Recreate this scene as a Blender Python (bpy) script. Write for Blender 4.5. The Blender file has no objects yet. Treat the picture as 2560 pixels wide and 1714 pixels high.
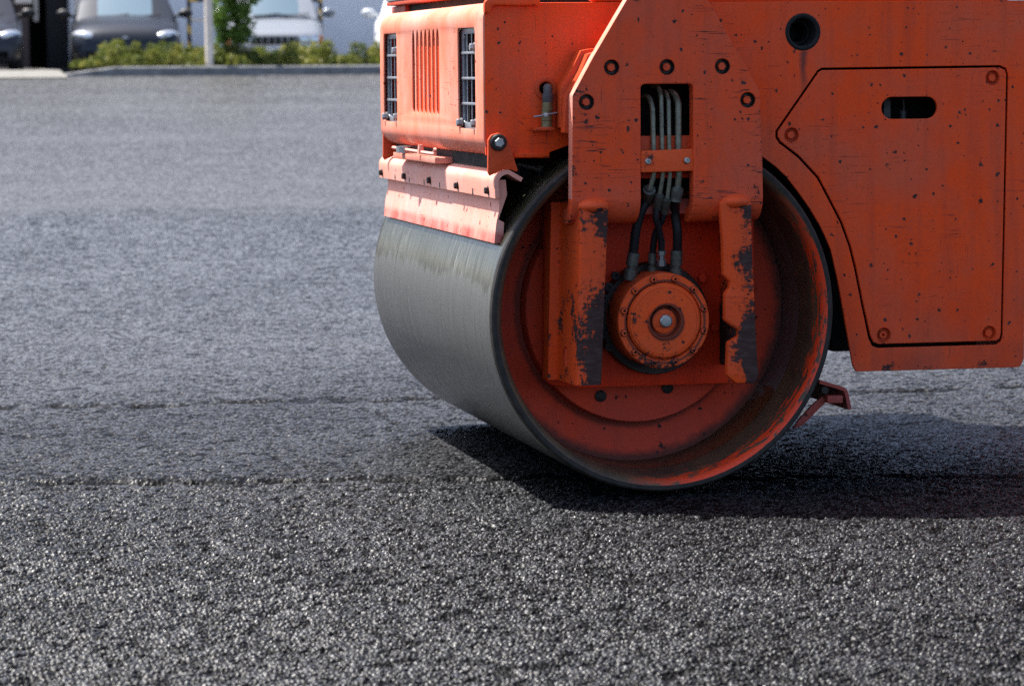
import bpy, bmesh, math, random
import numpy as np
from mathutils import Vector, Matrix
random.seed(7); rng = np.random.default_rng(11)
PI = math.pi
scene = bpy.context.scene
col = scene.collection

# ------------------------------------------------------------------ camera
CAM = np.array([-2.69046455, -8.96777382, 1.411082])
R = np.array([[0.971959, -0.23504751, -0.00695501],
              [-0.02930988, -0.0917488, -0.99535074],
              [0.2333166, 0.96764396, -0.09606529]])
FPX = 7000.0
cd = bpy.data.cameras.new('camera'); cam = bpy.data.objects.new('camera', cd); col.objects.link(cam)
m = Matrix.Identity(4)
for i in range(3):
    m[i][0] = R[0][i]; m[i][1] = -R[1][i]; m[i][2] = -R[2][i]; m[i][3] = CAM[i]
cam.matrix_world = m
cd.sensor_width = 36; cd.lens = FPX / 2560 * 36; cd.clip_end = 2000; cd.clip_start = .1
cd.dof.use_dof = True; cd.dof.focus_distance = 9.3; cd.dof.aperture_fstop = 5.0; cd.dof.aperture_blades = 0
scene.camera = cam

CROPS = {'O': (0, 0, 1), 'd': (0, 0, 2342 / 2560), 'A': (900, 0, 2.45), 'B': (1300, 0, 2.8), 'C': (1300, 400, 2.6136),
         'D': (1900, 0, 2.8), 'E': (1900, 500, 2.6136), 'F': (930, 320, 4.9), 'G': (930, 0, 5.855),
         'H': (1980, 930, 9.8), 'I': (1320, 180, 7.125), 'J': (0, 0, 4.879), 'K': (460, 0, 4.684), 'Z': (1850, 380, 3.0167)}
def ray(c, px, py):
    ox, oy, s = CROPS[c]; u = ox + px / s; v = oy + py / s
    return np.array([(u - 1280) / FPX, (v - 857) / FPX, 1.0]) @ R
def P(c, px, py, y=0.0):          # measured picture point -> (x, z) on the plane at depth y
    d = ray(c, px, py); t = (y - CAM[1]) / d[1]; q = CAM + d * t
    return (float(q[0]), float(q[2]))
def PX(c, px, py, x):             # -> (y, z) on a plane of constant x
    d = ray(c, px, py); t = (x - CAM[0]) / d[0]; q = CAM + d * t
    return (float(q[1]), float(q[2]))
def P3(c, px, py, y):
    x, z = P(c, px, py, y); return (x, y, z)

# ------------------------------------------------------------------ materials
class N:
    def __init__(self, name):
        self.m = bpy.data.materials.new(name); self.m.use_nodes = True
        self.t = self.m.node_tree; self.t.nodes.clear()
        self.out = self.t.nodes.new('ShaderNodeOutputMaterial'); self.b = self.t.nodes.new('ShaderNodeBsdfPrincipled')
        self.t.links.new(self.b.outputs[0], self.out.inputs[0])
        self._tc = None
    def n(self, typ, **kw):
        x = self.t.nodes.new(typ)
        for k, v in kw.items(): setattr(x, k, v)
        return x
    def l(self, a, b): self.t.links.new(a, b)
    def put(self, sock, v):
        if hasattr(v, 'is_output'): self.l(v, sock)
        else: sock.default_value = v
    def tc(self, which='Object'):
        if self._tc is None: self._tc = self.n('ShaderNodeTexCoord')
        return self._tc.outputs[which]
    def mapped(self, scale=(1, 1, 1), rot=(0, 0, 0), loc=(0, 0, 0), src=None):
        x = self.n('ShaderNodeMapping'); self.l(src if src is not None else self.tc(), x.inputs[0])
        x.inputs[1].default_value = loc; x.inputs[2].default_value = rot; x.inputs[3].default_value = scale
        return x.outputs[0]
    def noise(self, scale, detail=3, rough=.55, vec=None, dist=0):
        x = self.n('ShaderNodeTexNoise'); self.l(vec if vec is not None else self.tc(), x.inputs['Vector'])
        x.inputs['Scale'].default_value = scale; x.inputs['Detail'].default_value = detail
        x.inputs['Roughness'].default_value = rough; x.inputs['Distortion'].default_value = dist
        return x.outputs[0]
    def vor(self, scale, vec=None, feature='F1', rand=1):
        x = self.n('ShaderNodeTexVoronoi', feature=feature); self.l(vec if vec is not None else self.tc(), x.inputs['Vector'])
        x.inputs['Scale'].default_value = scale; x.inputs['Randomness'].default_value = rand
        return x
    def mr(self, v, a, b, c=0., d=1., smooth=False):
        x = self.n('ShaderNodeMapRange'); x.clamp = True
        if smooth: x.interpolation_type = 'SMOOTHSTEP'
        self.put(x.inputs[0], v)
        for i, q in enumerate((a, b, c, d)): x.inputs[1 + i].default_value = q
        return x.outputs[0]
    def math(self, op, a, b=0.):
        x = self.n('ShaderNodeMath', operation=op); self.put(x.inputs[0], a); self.put(x.inputs[1], b); return x.outputs[0]
    def mix(self, f, a, b):
        x = self.n('ShaderNodeMix', data_type='RGBA')
        self.put(x.inputs[0], f)
        for s, v in ((x.inputs[6], a), (x.inputs[7], b)):
            if isinstance(v, (tuple, list)) and len(v) == 3: v = (*v, 1)
            self.put(s, v)
        return x.outputs[2]
    def bump(self, h, strength=.3, dist=.01, normal=None):
        x = self.n('ShaderNodeBump'); x.inputs['Strength'].default_value = strength; x.inputs['Distance'].default_value = dist
        self.put(x.inputs['Height'], h)
        if normal is not None: self.l(normal, x.inputs['Normal'])
        return x.outputs[0]
    def set(self, **kw):
        for k, v in kw.items():
            k = {'color': 'Base Color', 'rough': 'Roughness', 'metal': 'Metallic', 'spec': 'Specular IOR Level', 'normal': 'Normal',
                 'trans': 'Transmission Weight', 'coat': 'Coat Weight', 'coatr': 'Coat Roughness'}[k]
            if isinstance(v, tuple) and len(v) == 3: v = (*v, 1)
            self.put(self.b.inputs[k], v)
        return self
    def sep(self, v):
        x = self.n('ShaderNodeSeparateXYZ'); self.l(v, x.inputs[0]); return x.outputs

BARE = (.050, .028, .025)
def paint(name, c1=(.93, .070, .002), c2=(.74, .094, .030), chips=.5, chip_scale=38, wear=None, scratch=.4, streak=.35, grime=None, grimecol=None, drip=None, rings=(), rough=.42, dirt=(.10, .035, .03), scrcol=BARE):
    k = N(name)
    big = k.math('ADD', k.math('MULTIPLY', k.noise(2.3, 4, .6), .7), k.math('MULTIPLY', k.noise(11, 4, .6, vec=k.mapped((1, 1, .6))), .3))
    base = k.mix(k.mr(big, .41, .61), c1, c2)
    fine = k.noise(90, 3)
    base = k.mix(k.mr(fine, .35, .75, 0, .30), base, tuple(x * .62 for x in c2))
    # vertical run-off streaks
    st = k.noise(1, 3, vec=k.mapped((26, 26, 1.5)))
    base = k.mix(k.mr(st, .50, .78, 0, streak), base, dirt)
    if grime: # soft soiled band rising from a height: (z where full, z where none)
        z = k.sep(k.tc())[2]
        g = k.math('MULTIPLY', k.mr(z, grime[1], grime[0]), k.mr(k.noise(7, 4), .25, .7))
        base = k.mix(k.math('MULTIPLY', g, grime[2]), base, grimecol or dirt)
    if drip:
        o_ = k.sep(k.tc()); wx = k.mr(k.math('ABSOLUTE', k.math('ADD', k.math('SUBTRACT', o_[0], drip[0]), k.math('MULTIPLY', k.math('SUBTRACT', k.noise(14, 3), .5), .03))), .003, .017, 1, 0)
        wz = k.math('MULTIPLY', k.mr(o_[2], drip[1] - .19, drip[1] - .05), k.mr(o_[2], drip[1] + .01, drip[1], 0, 1))
        base = k.mix(k.math('MULTIPLY', k.math('MULTIPLY', wx, wz), .8), base, (.06, .03, .028))
    for cx_, cz_, r0_, r1_, fw_, st_w in rings:      # dirt settled in a circular step or groove
        o_ = k.sep(k.tc()); rr_ = k.math('SQRT', k.math('ADD', k.math('POWER', k.math('SUBTRACT', o_[0], cx_), 2.), k.math('POWER', k.math('SUBTRACT', o_[2], cz_), 2.)))
        rr_ = k.math('ADD', rr_, k.math('MULTIPLY', k.math('SUBTRACT', k.noise(24, 4, .65), .5), fw_ * 1.4))
        g_ = k.math('MULTIPLY', k.mr(rr_, r0_ - fw_, r0_), k.mr(rr_, r1_, r1_ + fw_, 1, 0))
        base = k.mix(k.math('MULTIPLY', g_, st_w), base, (.045, .026, .020))
    # stone chips
    warp = k.noise(130, 3, .7)
    o3 = k.sep(k.tc()); cx = k.n('ShaderNodeCombineXYZ'); k.l(k.math('ADD', o3[0], o3[1]), cx.inputs[0]); k.l(o3[2], cx.inputs[1]); flat = cx.outputs[0]
    v = k.vor(chip_scale * 1.15, vec=flat); v.voronoi_dimensions = '2D'
    rad = k.sep(v.outputs['Color'])
    dens = k.mr(k.noise(3.3, 3, vec=k.mapped(loc=(5, 2, 1))), .35, .65, .25, 1.)
    sel = k.mr(k.math('ADD', rad[0], k.math('MULTIPLY', dens, chips * .55)), 1.0, 1.02)
    size = k.math('ADD', k.math('MULTIPLY', k.math('POWER', rad[1], 5.), .24), -.02)
    d = k.math('ADD', v.outputs['Distance'], k.math('MULTIPLY', k.math('SUBTRACT', warp, .5), .75))
    spot = k.math('MULTIPLY', k.mr(k.math('SUBTRACT', d, size), .0, .05, 1, 0), sel)
    v2 = k.vor(chip_scale * .37, vec=flat); v2.voronoi_dimensions = '2D'; r2 = k.sep(v2.outputs['Color'])
    spot2 = k.math('MULTIPLY', k.mr(k.math('ADD', v2.outputs['Distance'], k.math('MULTIPLY', k.math('SUBTRACT', k.noise(70, 4, .7), .5), .9)), .03, .06, 1, 0), k.mr(r2[2], 1 - chips * .16, 1 - chips * .16 + .01))
    mask = k.math('MAXIMUM', spot, spot2)
    # scratches
    if scratch:
        s1 = k.noise(1, 2, vec=k.mapped((9, 9, 150), rot=(0, .25, 0)), dist=.6)
        gate = k.mr(k.noise(3.1, 2, vec=k.mapped((1, 1, 1), loc=(3, 1, 7))), *((.45, .57) if scratch > .9 else (.50, .62)))
        s1 = k.math('MULTIPLY', k.mr(s1, *((.625, .675) if scratch > .9 else (.63, .68))), gate)
        s2 = k.noise(1, 2, vec=k.mapped((140, 140, 8), rot=(0, -.1, 0), loc=(4, 4, 4)))
        s2 = k.math('MULTIPLY', k.mr(s2, .69, .73), k.mr(k.noise(2.6, 2, vec=k.mapped(loc=(9, 1, 2))), .52, .6))
        mask = k.math('MAXIMUM', mask, k.math('MULTIPLY', k.math('MAXIMUM', s1, s2), scratch))
    if wear:  # big worn-through patches: list of (axis, from, to, strength); noise decides the ragged edge
        nz = k.noise(1, 5, .62, vec=k.mapped((13, 13, 7)))
        n2 = k.noise(1, 4, .6, vec=k.mapped((30, 30, 90)))
        nz = k.math('ADD', k.math('MULTIPLY', nz, .75), k.math('MULTIPLY', n2, .25))
        tot = None
        for ax, a, b, s, *more in wear:
            g = k.mr(k.sep(k.tc())[ax], a, b, 0, s)
            for ax2, a2, b2 in more: g = k.math('MULTIPLY', g, k.mr(k.sep(k.tc())[ax2], a2, b2))
            tot = g if tot is None else k.math('ADD', tot, g)
        nz = k.math('ADD', k.math('MULTIPLY', nz, .70), k.math('MULTIPLY', k.noise(70, 5, .75), .30))
        nz = k.math('ADD', k.math('MULTIPLY', k.math('SUBTRACT', nz, .5), 1.9), .5)
        wv = k.math('ADD', nz, tot); w = k.mr(wv, .665, .69)
        base = k.mix(k.mr(wv, .60, .66, 0, .55), base, tuple(x * .45 for x in c2))
        mask = k.math('MAXIMUM', mask, w)
    bare = k.mix(k.mr(k.noise(1, 4, .65, vec=k.mapped((18, 18, 60))), .45, .70), scrcol, tuple(min(1, x * 1.5 + .01) for x in scrcol))
    k.set(color=k.mix(mask, base, bare), rough=k.mr(mask, 0, 1, rough + .08, .75), spec=k.mr(mask, 0, 1, .22, .08),
          normal=k.bump(k.math('SUBTRACT', k.math('MULTIPLY', fine, .25), mask), .35, .002))
    return k.m
def plain(name, color, rough=.5, metal=0., spec=.4, var=.35, scale=30, bump=.15):
    k = N(name); n = k.noise(scale, 4)
    c = k.mix(k.mr(n, .3, .7), color, tuple(x * (1 - var) for x in color))
    k.set(color=c, rough=k.mr(n, .2, .8, max(.05, rough - .1), min(1, rough + .1)), metal=metal, spec=spec, normal=k.bump(n, bump, .002))
    return k.m

M = {}
M['side'] = paint('side_paint', chips=.85, scratch=.45, streak=.28, grime=(.35, .75, .5), wear=[(2, .42, .385, .22), (0, -10, -9, -.13)], drip=(P('D', 308, 370, .12)[0], P('D', 308, 366, .12)[1]))
M['door'] = paint('door_paint', c1=(.92, .068, .002), c2=(.71, .092, .032), chips=1.1, chip_scale=30, scratch=.5, streak=.22, grime=(.4, .8, .3))
M['fork'] = paint('fork_paint', c1=(.86, .070, .005), c2=(.66, .092, .038), chips=1., chip_scale=34, scratch=1.0, streak=.3, wear=[(0, .27, .35, .22), (0, -.25, -.36, .18), (2, 1.5, 1.7, .04), (0, -10, -9, -.07)])
M['front'] = paint('front_paint_sunlit', c1=(.80, .20, .10), c2=(.80, .34, .25), chips=.35, chip_scale=24, scratch=.5, streak=.30, grime=(1.13, 1.24, .75), dirt=(.42, .16, .13), rough=.6, scrcol=(.30, .035, .02))  # faded orange, with the washed-out look of sunlight put into the colour
M['scraper'] = paint('scraper_paint', c1=(.78, .32, .23), c2=(.78, .40, .33), chips=.9, chip_scale=26, scratch=.5, streak=.35, dirt=(.55, .24, .2), grime=(.872, .892, 1.), grimecol=(.42, .06, .05), rough=.6, scrcol=(.22, .035, .03))
M['ear'] = paint('ear_paint', c1=(.66, .07, .012), c2=(.52, .065, .02), chips=.9, chip_scale=22, scratch=.6, streak=.4)
M['hub'] = paint('hub_paint', c1=(.86, .044, .006), c2=(.68, .044, .014), chips=.45, scratch=.1, streak=.25, dirt=(.05, .016, .014))
M['disc'] = paint('disc_paint', c1=(.84, .064, .016), c2=(.64, .066, .034), chips=.6, chip_scale=30, scratch=.1, streak=.15, dirt=(.05, .02, .015), rough=.5, rings=[(0, .6, .408, .420, .014, .65), (0, .6, .530, .6, .03, .85)])
M['motor'] = paint('motor_paint', c1=(.84, .088, .010), c2=(.72, .094, .024), chips=1., chip_scale=36, scratch=.35, streak=.1, wear=[(2, .50, .39, .27)], rings=[(.0, .576, .046, .062, .006, .8), (.0, .576, .136, .141, .003, .8), (.0, .576, .168, .2, .006, .5)])
M['dark'] = plain('dark_steel', (.018, .016, .016), .6)
M['void'] = plain('interior_shade_black', (.010, .010, .010), .85, var=.2)  # near-black: the shade inside openings is put into the colour
M['steel'] = plain('bright_steel', (.42, .43, .44), .35, .8)
M['pipe'] = plain('olive_pipe', (.21, .20, .14), .4, .35, var=.45, scale=60)
M['ferrule'] = plain('ferrule_metal', (.13, .13, .11), .45, .4, var=.5, scale=60)
M['rubber'] = plain('hose_rubber', (.010, .011, .014), .5)
M['greyplastic'] = plain('grey_fitting', (.09, .095, .10), .5)
M['brass'] = plain('dull_brass', (.20, .17, .08), .45, .3)
M['grille'] = plain('galvanised_wire', (.34, .36, .40), .4, .5)
M['rod'] = plain('grey_rod', (.12, .12, .11), .5)
M['maroon'] = paint('dirty_maroon_paint', c1=(.46, .075, .05), c2=(.30, .065, .055), chips=.8, chip_scale=30, scratch=.4, streak=.4, dirt=(.06, .035, .035))
M['greypanel'] = plain('grey_panel', (.40, .42, .42), .5)
M['motorback'] = plain('oily_black_flange', (.020, .012, .011), .45)

# leg paint: left leg worn on its right half, right leg on its right edge
M['leg_l'] = paint('leg_paint_left', c1=(.84, .078, .008), c2=(.70, .082, .020), chips=.7, chip_scale=22, scratch=.5, streak=.15, wear=[(0, -.335, -.235, .17), (0, -.335, -.27, .30, (2, .80, .46)), (2, .962, .972, -.5)])
M['leg_r'] = paint('leg_paint_right', c1=(.84, .078, .008), c2=(.70, .082, .020), chips=.7, chip_scale=22, scratch=.5, streak=.15, wear=[(0, .20, .29, .20), (0, .20, .28, .18, (2, .70, .50)), (2, .962, .974, -.5)])

# drum shell: steel polished by the road, wet olive film below the scraper
k = N('drum_steel')
uv = k.tc('UV')
u, v_, _ = k.sep(uv)
n1 = k.noise(1, 4, .6, vec=k.mapped((3, 160, 1), src=uv))
n2 = k.noise(1, 4, .6, vec=k.mapped((14, 40, 1), src=uv))
n3 = k.noise(1, 3, .5, vec=k.mapped((40, 30, 1), src=uv))
c = k.mix(k.mr(n1, .3, .7), (.150, .148, .132), (.110, .108, .094))
c = k.mix(k.mr(n2, .45, .75, 0, .6), c, (.085, .084, .074))
edge = k.math('ADD', k.math('MULTIPLY', k.noise(1, 5, .65, vec=k.mapped((5, 30, 1), src=uv)), .045), k.math('MULTIPLY', k.noise(1, 2, vec=k.mapped((.5, 2.2, 1), src=uv)), .03))
wet = k.mr(k.math('ADD', u, edge), .508, .514, 1, 0)
wetc = k.mix(k.mr(n3, .3, .7), (.030, .027, .012), (.020, .018, .008))
c = k.mix(wet, c, wetc)
scr = k.noise(1, 2, .5, vec=k.mapped((26, 120, 1), rot=(0, 0, .06), src=uv))
c = k.mix(k.math('MULTIPLY', k.mr(scr, .60, .68), k.math('MULTIPLY', wet, k.mr(k.noise(1, 2, vec=k.mapped((5, 3, 1), src=uv)), .42, .6))), c, (.20, .20, .17))
rub = k.mr(k.noise(1, 2, vec=k.mapped((10, 90, 1), rot=(0, 0, .5), src=uv)), .62, .70)
c = k.mix(k.math('MULTIPLY', rub, .5), c, (.19, .19, .185))
k.set(color=c, coat=k.mr(n2, .3, .7, .5, .2), coatr=.16, rough=k.mr(n2, .3, .7, .28, .44), metal=k.mr(wet, 0, 1, .6, .0), spec=.3, normal=k.bump(k.math('ADD', n1, scr), .25, .002))
M['drum'] = k.m
# drum rim inside: rust, mud and flaking red paint
k = N('drum_rim_inner')
pos = k.tc(); y = k.sep(pos)[1]
fl = k.noise(1, 5, .68, vec=k.mapped((15, 60, 15)))
thr = k.math('ADD', fl, k.mr(y, .01, .12, .10, -.14))
paintm = k.mr(thr, .50, .56)
z = k.sep(pos)[2]
paintm = k.math('MULTIPLY', paintm, k.mr(k.math('ADD', z, k.math('MULTIPLY', k.noise(6, 3), .3)), .95, 1.15, 1, 0))
paintm = k.math('MULTIPLY', paintm, k.mr(k.sep(pos)[0], -.14, .10))
c = k.mix(paintm, k.mix(k.mr(k.noise(9, 4), .35, .65), (.115, .070, .036), (.055, .038, .026)), (.78, .050, .008))
k.set(color=c, rough=.5, normal=k.bump(fl, .5, .003)); M['rimin'] = k.m
k = N('drum_recess_wall')
n = k.noise(5, 4); w = k.mr(k.math('ADD', k.sep(k.tc())[2], k.math('MULTIPLY', k.math('SUBTRACT', n, .5), .25)), .27, .285, 1, 0)
k.set(color=k.mix(w, k.mix(k.mr(n, .3, .7), (.120, .112, .106), (.075, .070, .066)), (.060, .038, .016)), rough=k.mr(w, 0, 1, .42, .25), normal=k.bump(k.noise(40, 3), .1, .002))
M['recess'] = k.m
k = N('drum_rim_edge'); n = k.noise(30, 4)
k.set(color=k.mix(k.mr(n, .3, .7), (.040, .034, .029), (.020, .017, .015)), rough=.55, spec=.2, normal=k.bump(n, .3, .002)); M['rimedge'] = k.m

# ------------------------------------------------------------------ geometry helpers
def link(name, me, mat=None, parent=None, loc=None, smooth=35):
    o = bpy.data.objects.new(name, me); col.objects.link(o)
    if mat is not None and not me.materials:
        for q in (mat if isinstance(mat, (list, tuple)) else [mat]): me.materials.append(M[q] if isinstance(q, str) else q)
    if smooth:
        me.shade_smooth(); me.set_sharp_from_angle(angle=math.radians(smooth))
    if parent is not None: o.parent = parent
    if loc is not None: o.location = loc
    return o
def bm_obj(name, bm, mat, parent=None, smooth=35, loc=None):
    bmesh.ops.recalc_face_normals(bm, faces=bm.faces)
    me = bpy.data.meshes.new(name); bm.to_mesh(me); bm.free()
    return link(name, me, mat, parent, loc, smooth)
def tag(o, label=None, cat=None, group=None, kind=None):
    for kk, vv in (('label', label), ('category', cat), ('group', group), ('kind', kind)):
        if vv: o[kk] = vv
    return o
def empty(name, loc=(0, 0, 0), rz=0):
    o = bpy.data.objects.new(name, None); col.objects.link(o); o.location = loc; o.rotation_euler = (0, 0, rz); o.empty_display_size = .2
    return o
def rounded(pts, r, n=6):
    """pts [(x,y)] with one radius or a list"""
    out = []; L = len(pts)
    for i in range(L):
        a = Vector(pts[i - 1]); b = Vector(pts[i]); c = Vector(pts[(i + 1) % L])
        rr = r[i] if isinstance(r, (list, tuple)) else r
        u = (a - b); w = (c - b); lu, lw = u.length, w.length
        if rr <= 1e-6 or lu < 1e-7 or lw < 1e-7: out.append(tuple(b)); continue
        u /= lu; w /= lw; cs = max(-1, min(1, u.dot(w))); ang = math.acos(cs)
        if ang > PI - .12: out.append(tuple(b)); continue
        t = min(rr / math.tan(ang / 2), lu * .48, lw * .48)
        p0 = b + u * t; p1 = b + w * t
        for j in range(n + 1):
            s = j / n; out.append(tuple((1 - s) ** 2 * p0 + 2 * s * (1 - s) * b + s * s * p1))
    return out
def circ(cx, cy, r, n=28): return [(cx + r * math.cos(2 * PI * i / n), cy + r * math.sin(2 * PI * i / n)) for i in range(n)]
def plate_mesh(outer, holes=(), thick=.02, bevel=.003):
    cu = bpy.data.curves.new('tmp', 'CURVE'); cu.dimensions = '2D'; cu.fill_mode = 'BOTH'
    cu.extrude = max(1e-4, thick / 2 - bevel); cu.bevel_depth = bevel; cu.bevel_resolution = 1
    for pts in [outer] + list(holes):
        s = cu.splines.new('POLY'); s.points.add(len(pts) - 1); s.use_cyclic_u = True
        for p, q in zip(s.points, pts): p.co = (q[0], q[1], 0, 1)
    o = bpy.data.objects.new('tmp', cu); col.objects.link(o)
    dg = bpy.context.evaluated_depsgraph_get(); me = bpy.data.meshes.new_from_object(o.evaluated_get(dg))
    bpy.data.objects.remove(o); bpy.data.curves.remove(cu)
    bm = bmesh.new(); bm.from_mesh(me); bpy.data.meshes.remove(me)
    bmesh.ops.remove_doubles(bm, verts=bm.verts, dist=1e-5)
    for f in bm.faces: f.material_index = 0
    return bm
def plate_xz(outer, holes, y0, y1, bevel=.003):     # front face at y0, back at y1
    bm = plate_mesh(outer, holes, y1 - y0, bevel); ym = (y0 + y1) / 2
    for v in bm.verts: v.co = Vector((v.co.x, ym - v.co.z, v.co.y))
    return bm
def plate_yz(outer, holes, x0, x1, bevel=.003):     # outer in (y, z)
    bm = plate_mesh(outer, holes, x1 - x0, bevel); xm = (x0 + x1) / 2
    for v in bm.verts: v.co = Vector((xm + v.co.z, v.co.x, v.co.y))
    return bm
def join(bm, other):
    me = bpy.data.meshes.new('t'); other.to_mesh(me); other.free(); bm.from_mesh(me); bpy.data.meshes.remove(me); return bm
def box(x0, x1, y0, y1, z0, z1, bev=.004, seg=2, mat=0):
    bm = bmesh.new(); r = bmesh.ops.create_cube(bm, size=1)
    for v in bm.verts: v.co = Vector(((x0 + x1) / 2 + v.co.x * (x1 - x0), (y0 + y1) / 2 + v.co.y * (y1 - y0), (z0 + z1) / 2 + v.co.z * (z1 - z0)))
    if bev: bmesh.ops.bevel(bm, geom=bm.edges[:], offset=bev, segments=seg, affect='EDGES', profile=.6)
    for f in bm.faces: f.material_index = mat
    return bm
def lathe(profile, axis='y', center=(0, 0, 0), n=64, mats=None, caps=True, uv=False):
    """profile: [(r, h)] revolved round the axis through center; mats: material index per segment"""
    bm = bmesh.new(); rings = []
    uvl = bm.loops.layers.uv.new('UVMap') if uv else None
    def pt(r, h, a):
        c, s = math.cos(a) * r, math.sin(a) * r
        if axis == 'y': return (center[0] + c, center[1] + h, center[2] + s)
        if axis == 'z': return (center[0] + c, center[1] + s, center[2] + h)
        return (center[0] + h, center[1] + c, center[2] + s)
    for r, h in profile:
        if r < 1e-6: rings.append([bm.verts.new(pt(0, h, 0))])
        else: rings.append([bm.verts.new(pt(r, h, 2 * PI * i / n)) for i in range(n)])
    for j in range(len(rings) - 1):
        a, b = rings[j], rings[j + 1]
        for i in range(n):
            i2 = (i + 1) % n
            if len(a) == 1 and len(b) == 1: continue
            if len(a) == 1: f = bm.faces.new((a[0], b[i], b[i2])); us = None
            elif len(b) == 1: f = bm.faces.new((a[i], a[i2], b[0])); us = None
            else:
                f = bm.faces.new((a[i], a[i2], b[i2], b[i])); us = ((i, j), (i + 1, j), (i + 1, j + 1), (i, j + 1))
            if mats: f.material_index = mats[j]
            if uv and us:
                for lp, (ii, jj) in zip(f.loops, us): lp[uvl].uv = (ii / n, profile[jj][1])
    return bm
def tube(path, r, n=10, cap=True, mat=0, close=False):
    bm = bmesh.new(); P_ = [Vector(p) for p in path]; rings = []; up = None
    rs = r if isinstance(r, (list, tuple)) else [r] * len(P_)
    for i, p in enumerate(P_):
        t = (P_[min(i + 1, len(P_) - 1)] - P_[max(i - 1, 0)]).normalized()
        if up is None: up = t.orthogonal().normalized()
        up = (up - t * up.dot(t)).normalized(); w = t.cross(up)
        rings.append([bm.verts.new(p + (up * math.cos(2 * PI * k_ / n) + w * math.sin(2 * PI * k_ / n)) * rs[i]) for k_ in range(n)])
    for a, b in zip(rings, rings[1:]):
        for i in range(n): bm.faces.new((a[i], a[(i + 1) % n], b[(i + 1) % n], b[i])).material_index = mat
    if cap:
        bm.faces.new(rings[0]).material_index = mat; bm.faces.new(rings[-1]).material_index = mat
    return bm
def smooth_path(pts, n=6):
    P_ = [Vector(p) for p in pts]; out = []
    for i in range(len(P_) - 1):
        p0 = P_[max(i - 1, 0)]; p1 = P_[i]; p2 = P_[i + 1]; p3 = P_[min(i + 2, len(P_) - 1)]
        for j in range(n):
            t = j / n
            out.append(.5 * ((2 * p1) + (p2 - p0) * t + (2 * p0 - 5 * p1 + 4 * p2 - p3) * t * t + (3 * p1 - p0 - 3 * p2 + p3) * t ** 3))
    out.append(P_[-1]); return out
def sweep_y(profile, y0, y1, closed=True, bev=0):
    """closed (x,z) outline extruded along y"""
    bm = bmesh.new(); a = [bm.verts.new((x, y0, z)) for x, z in profile]; b = [bm.verts.new((x, y1, z)) for x, z in profile]
    n = len(profile)
    for i in range(n if closed else n - 1): bm.faces.new((a[i], a[(i + 1) % n], b[(i + 1) % n], b[i]))
    if closed: bm.faces.new(a); bm.faces.new(b)
    return bm
def thicken(line, t):
    """polyline (x,z) -> closed outline of thickness t to its right-hand side"""
    L = [Vector(p) for p in line]; off = []
    for i, p in enumerate(L):
        d = (L[min(i + 1, len(L) - 1)] - L[max(i - 1, 0)]).normalized(); off.append(p + Vector((d.y, -d.x)) * t)
    return [tuple(p) for p in L] + [tuple(p) for p in reversed(off)]
def hexbolt(c, r, h, axis='y', sgn=-1, rot=.2, washer=True, mats=(0, 0)):
    """hex head on a washer; head points along sgn*axis"""
    prof = [(r * 1.25, 0), (r * 1.25, sgn * h * .25), (r * .9, sgn * h * .25)] if washer else [(r * .9, 0), (r * .9, sgn * h * .1)]
    bm = lathe([(0, 0)] + prof + [(0, prof[-1][1])], axis, c, 20)
    for f in bm.faces: f.material_index = mats[1]
    hb = lathe([(r * .98, sgn * h * .1), (r, sgn * h * .3), (r, sgn * h * .85), (r * .86, sgn * h), (0, sgn * h)], axis, (0, 0, 0), 6)
    ax = {'y': 'Y', 'z': 'Z', 'x': 'X'}[axis]
    bmesh.ops.rotate(hb, verts=hb.verts, cent=(0, 0, 0), matrix=Matrix.Rotation(rot, 3, ax))
    bmesh.ops.translate(hb, verts=hb.verts, vec=c)
    for f in hb.faces: f.material_index = mats[0]
    return join(bm, hb)
def cupbolt(c, r, depth, rot, headmat=0, head=True):
    """hex head sunk in a dirty round recess; c on the plate face, opening to -y"""
    bm = lathe([(r * 1.02, -.001), (r * .97, .002), (r * .93, depth), (0, depth)], 'y', c, 28, mats=[1, 1, 1])
    if head:
        hb = lathe([(r * .60, depth), (r * .60, depth * .4), (r * .52, depth * .25), (0, depth * .25)], 'y', (0, 0, 0), 6)
    else:
        hb = lathe([(r * .55, depth * .6), (r * .5, depth * .3), (r * .25, depth * .3), (r * .25, depth)], 'y', (0, 0, 0), 20)
    bmesh.ops.rotate(hb, verts=hb.verts, cent=(0, 0, 0), matrix=Matrix.Rotation(rot, 3, 'Y')); bmesh.ops.translate(hb, verts=hb.verts, vec=c)
    for f in hb.faces: f.material_index = 0
    return join(bm, hb)

# ================================================================== ROAD ROLLER
roller = empty('road_roller')
tag(roller, 'worn orange tandem road roller with a smooth steel drum standing on fresh black asphalt', 'road roller')
W = 2.08; YB = .12; YF = 1.92; XF = -.588
ZT = 1.642

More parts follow.
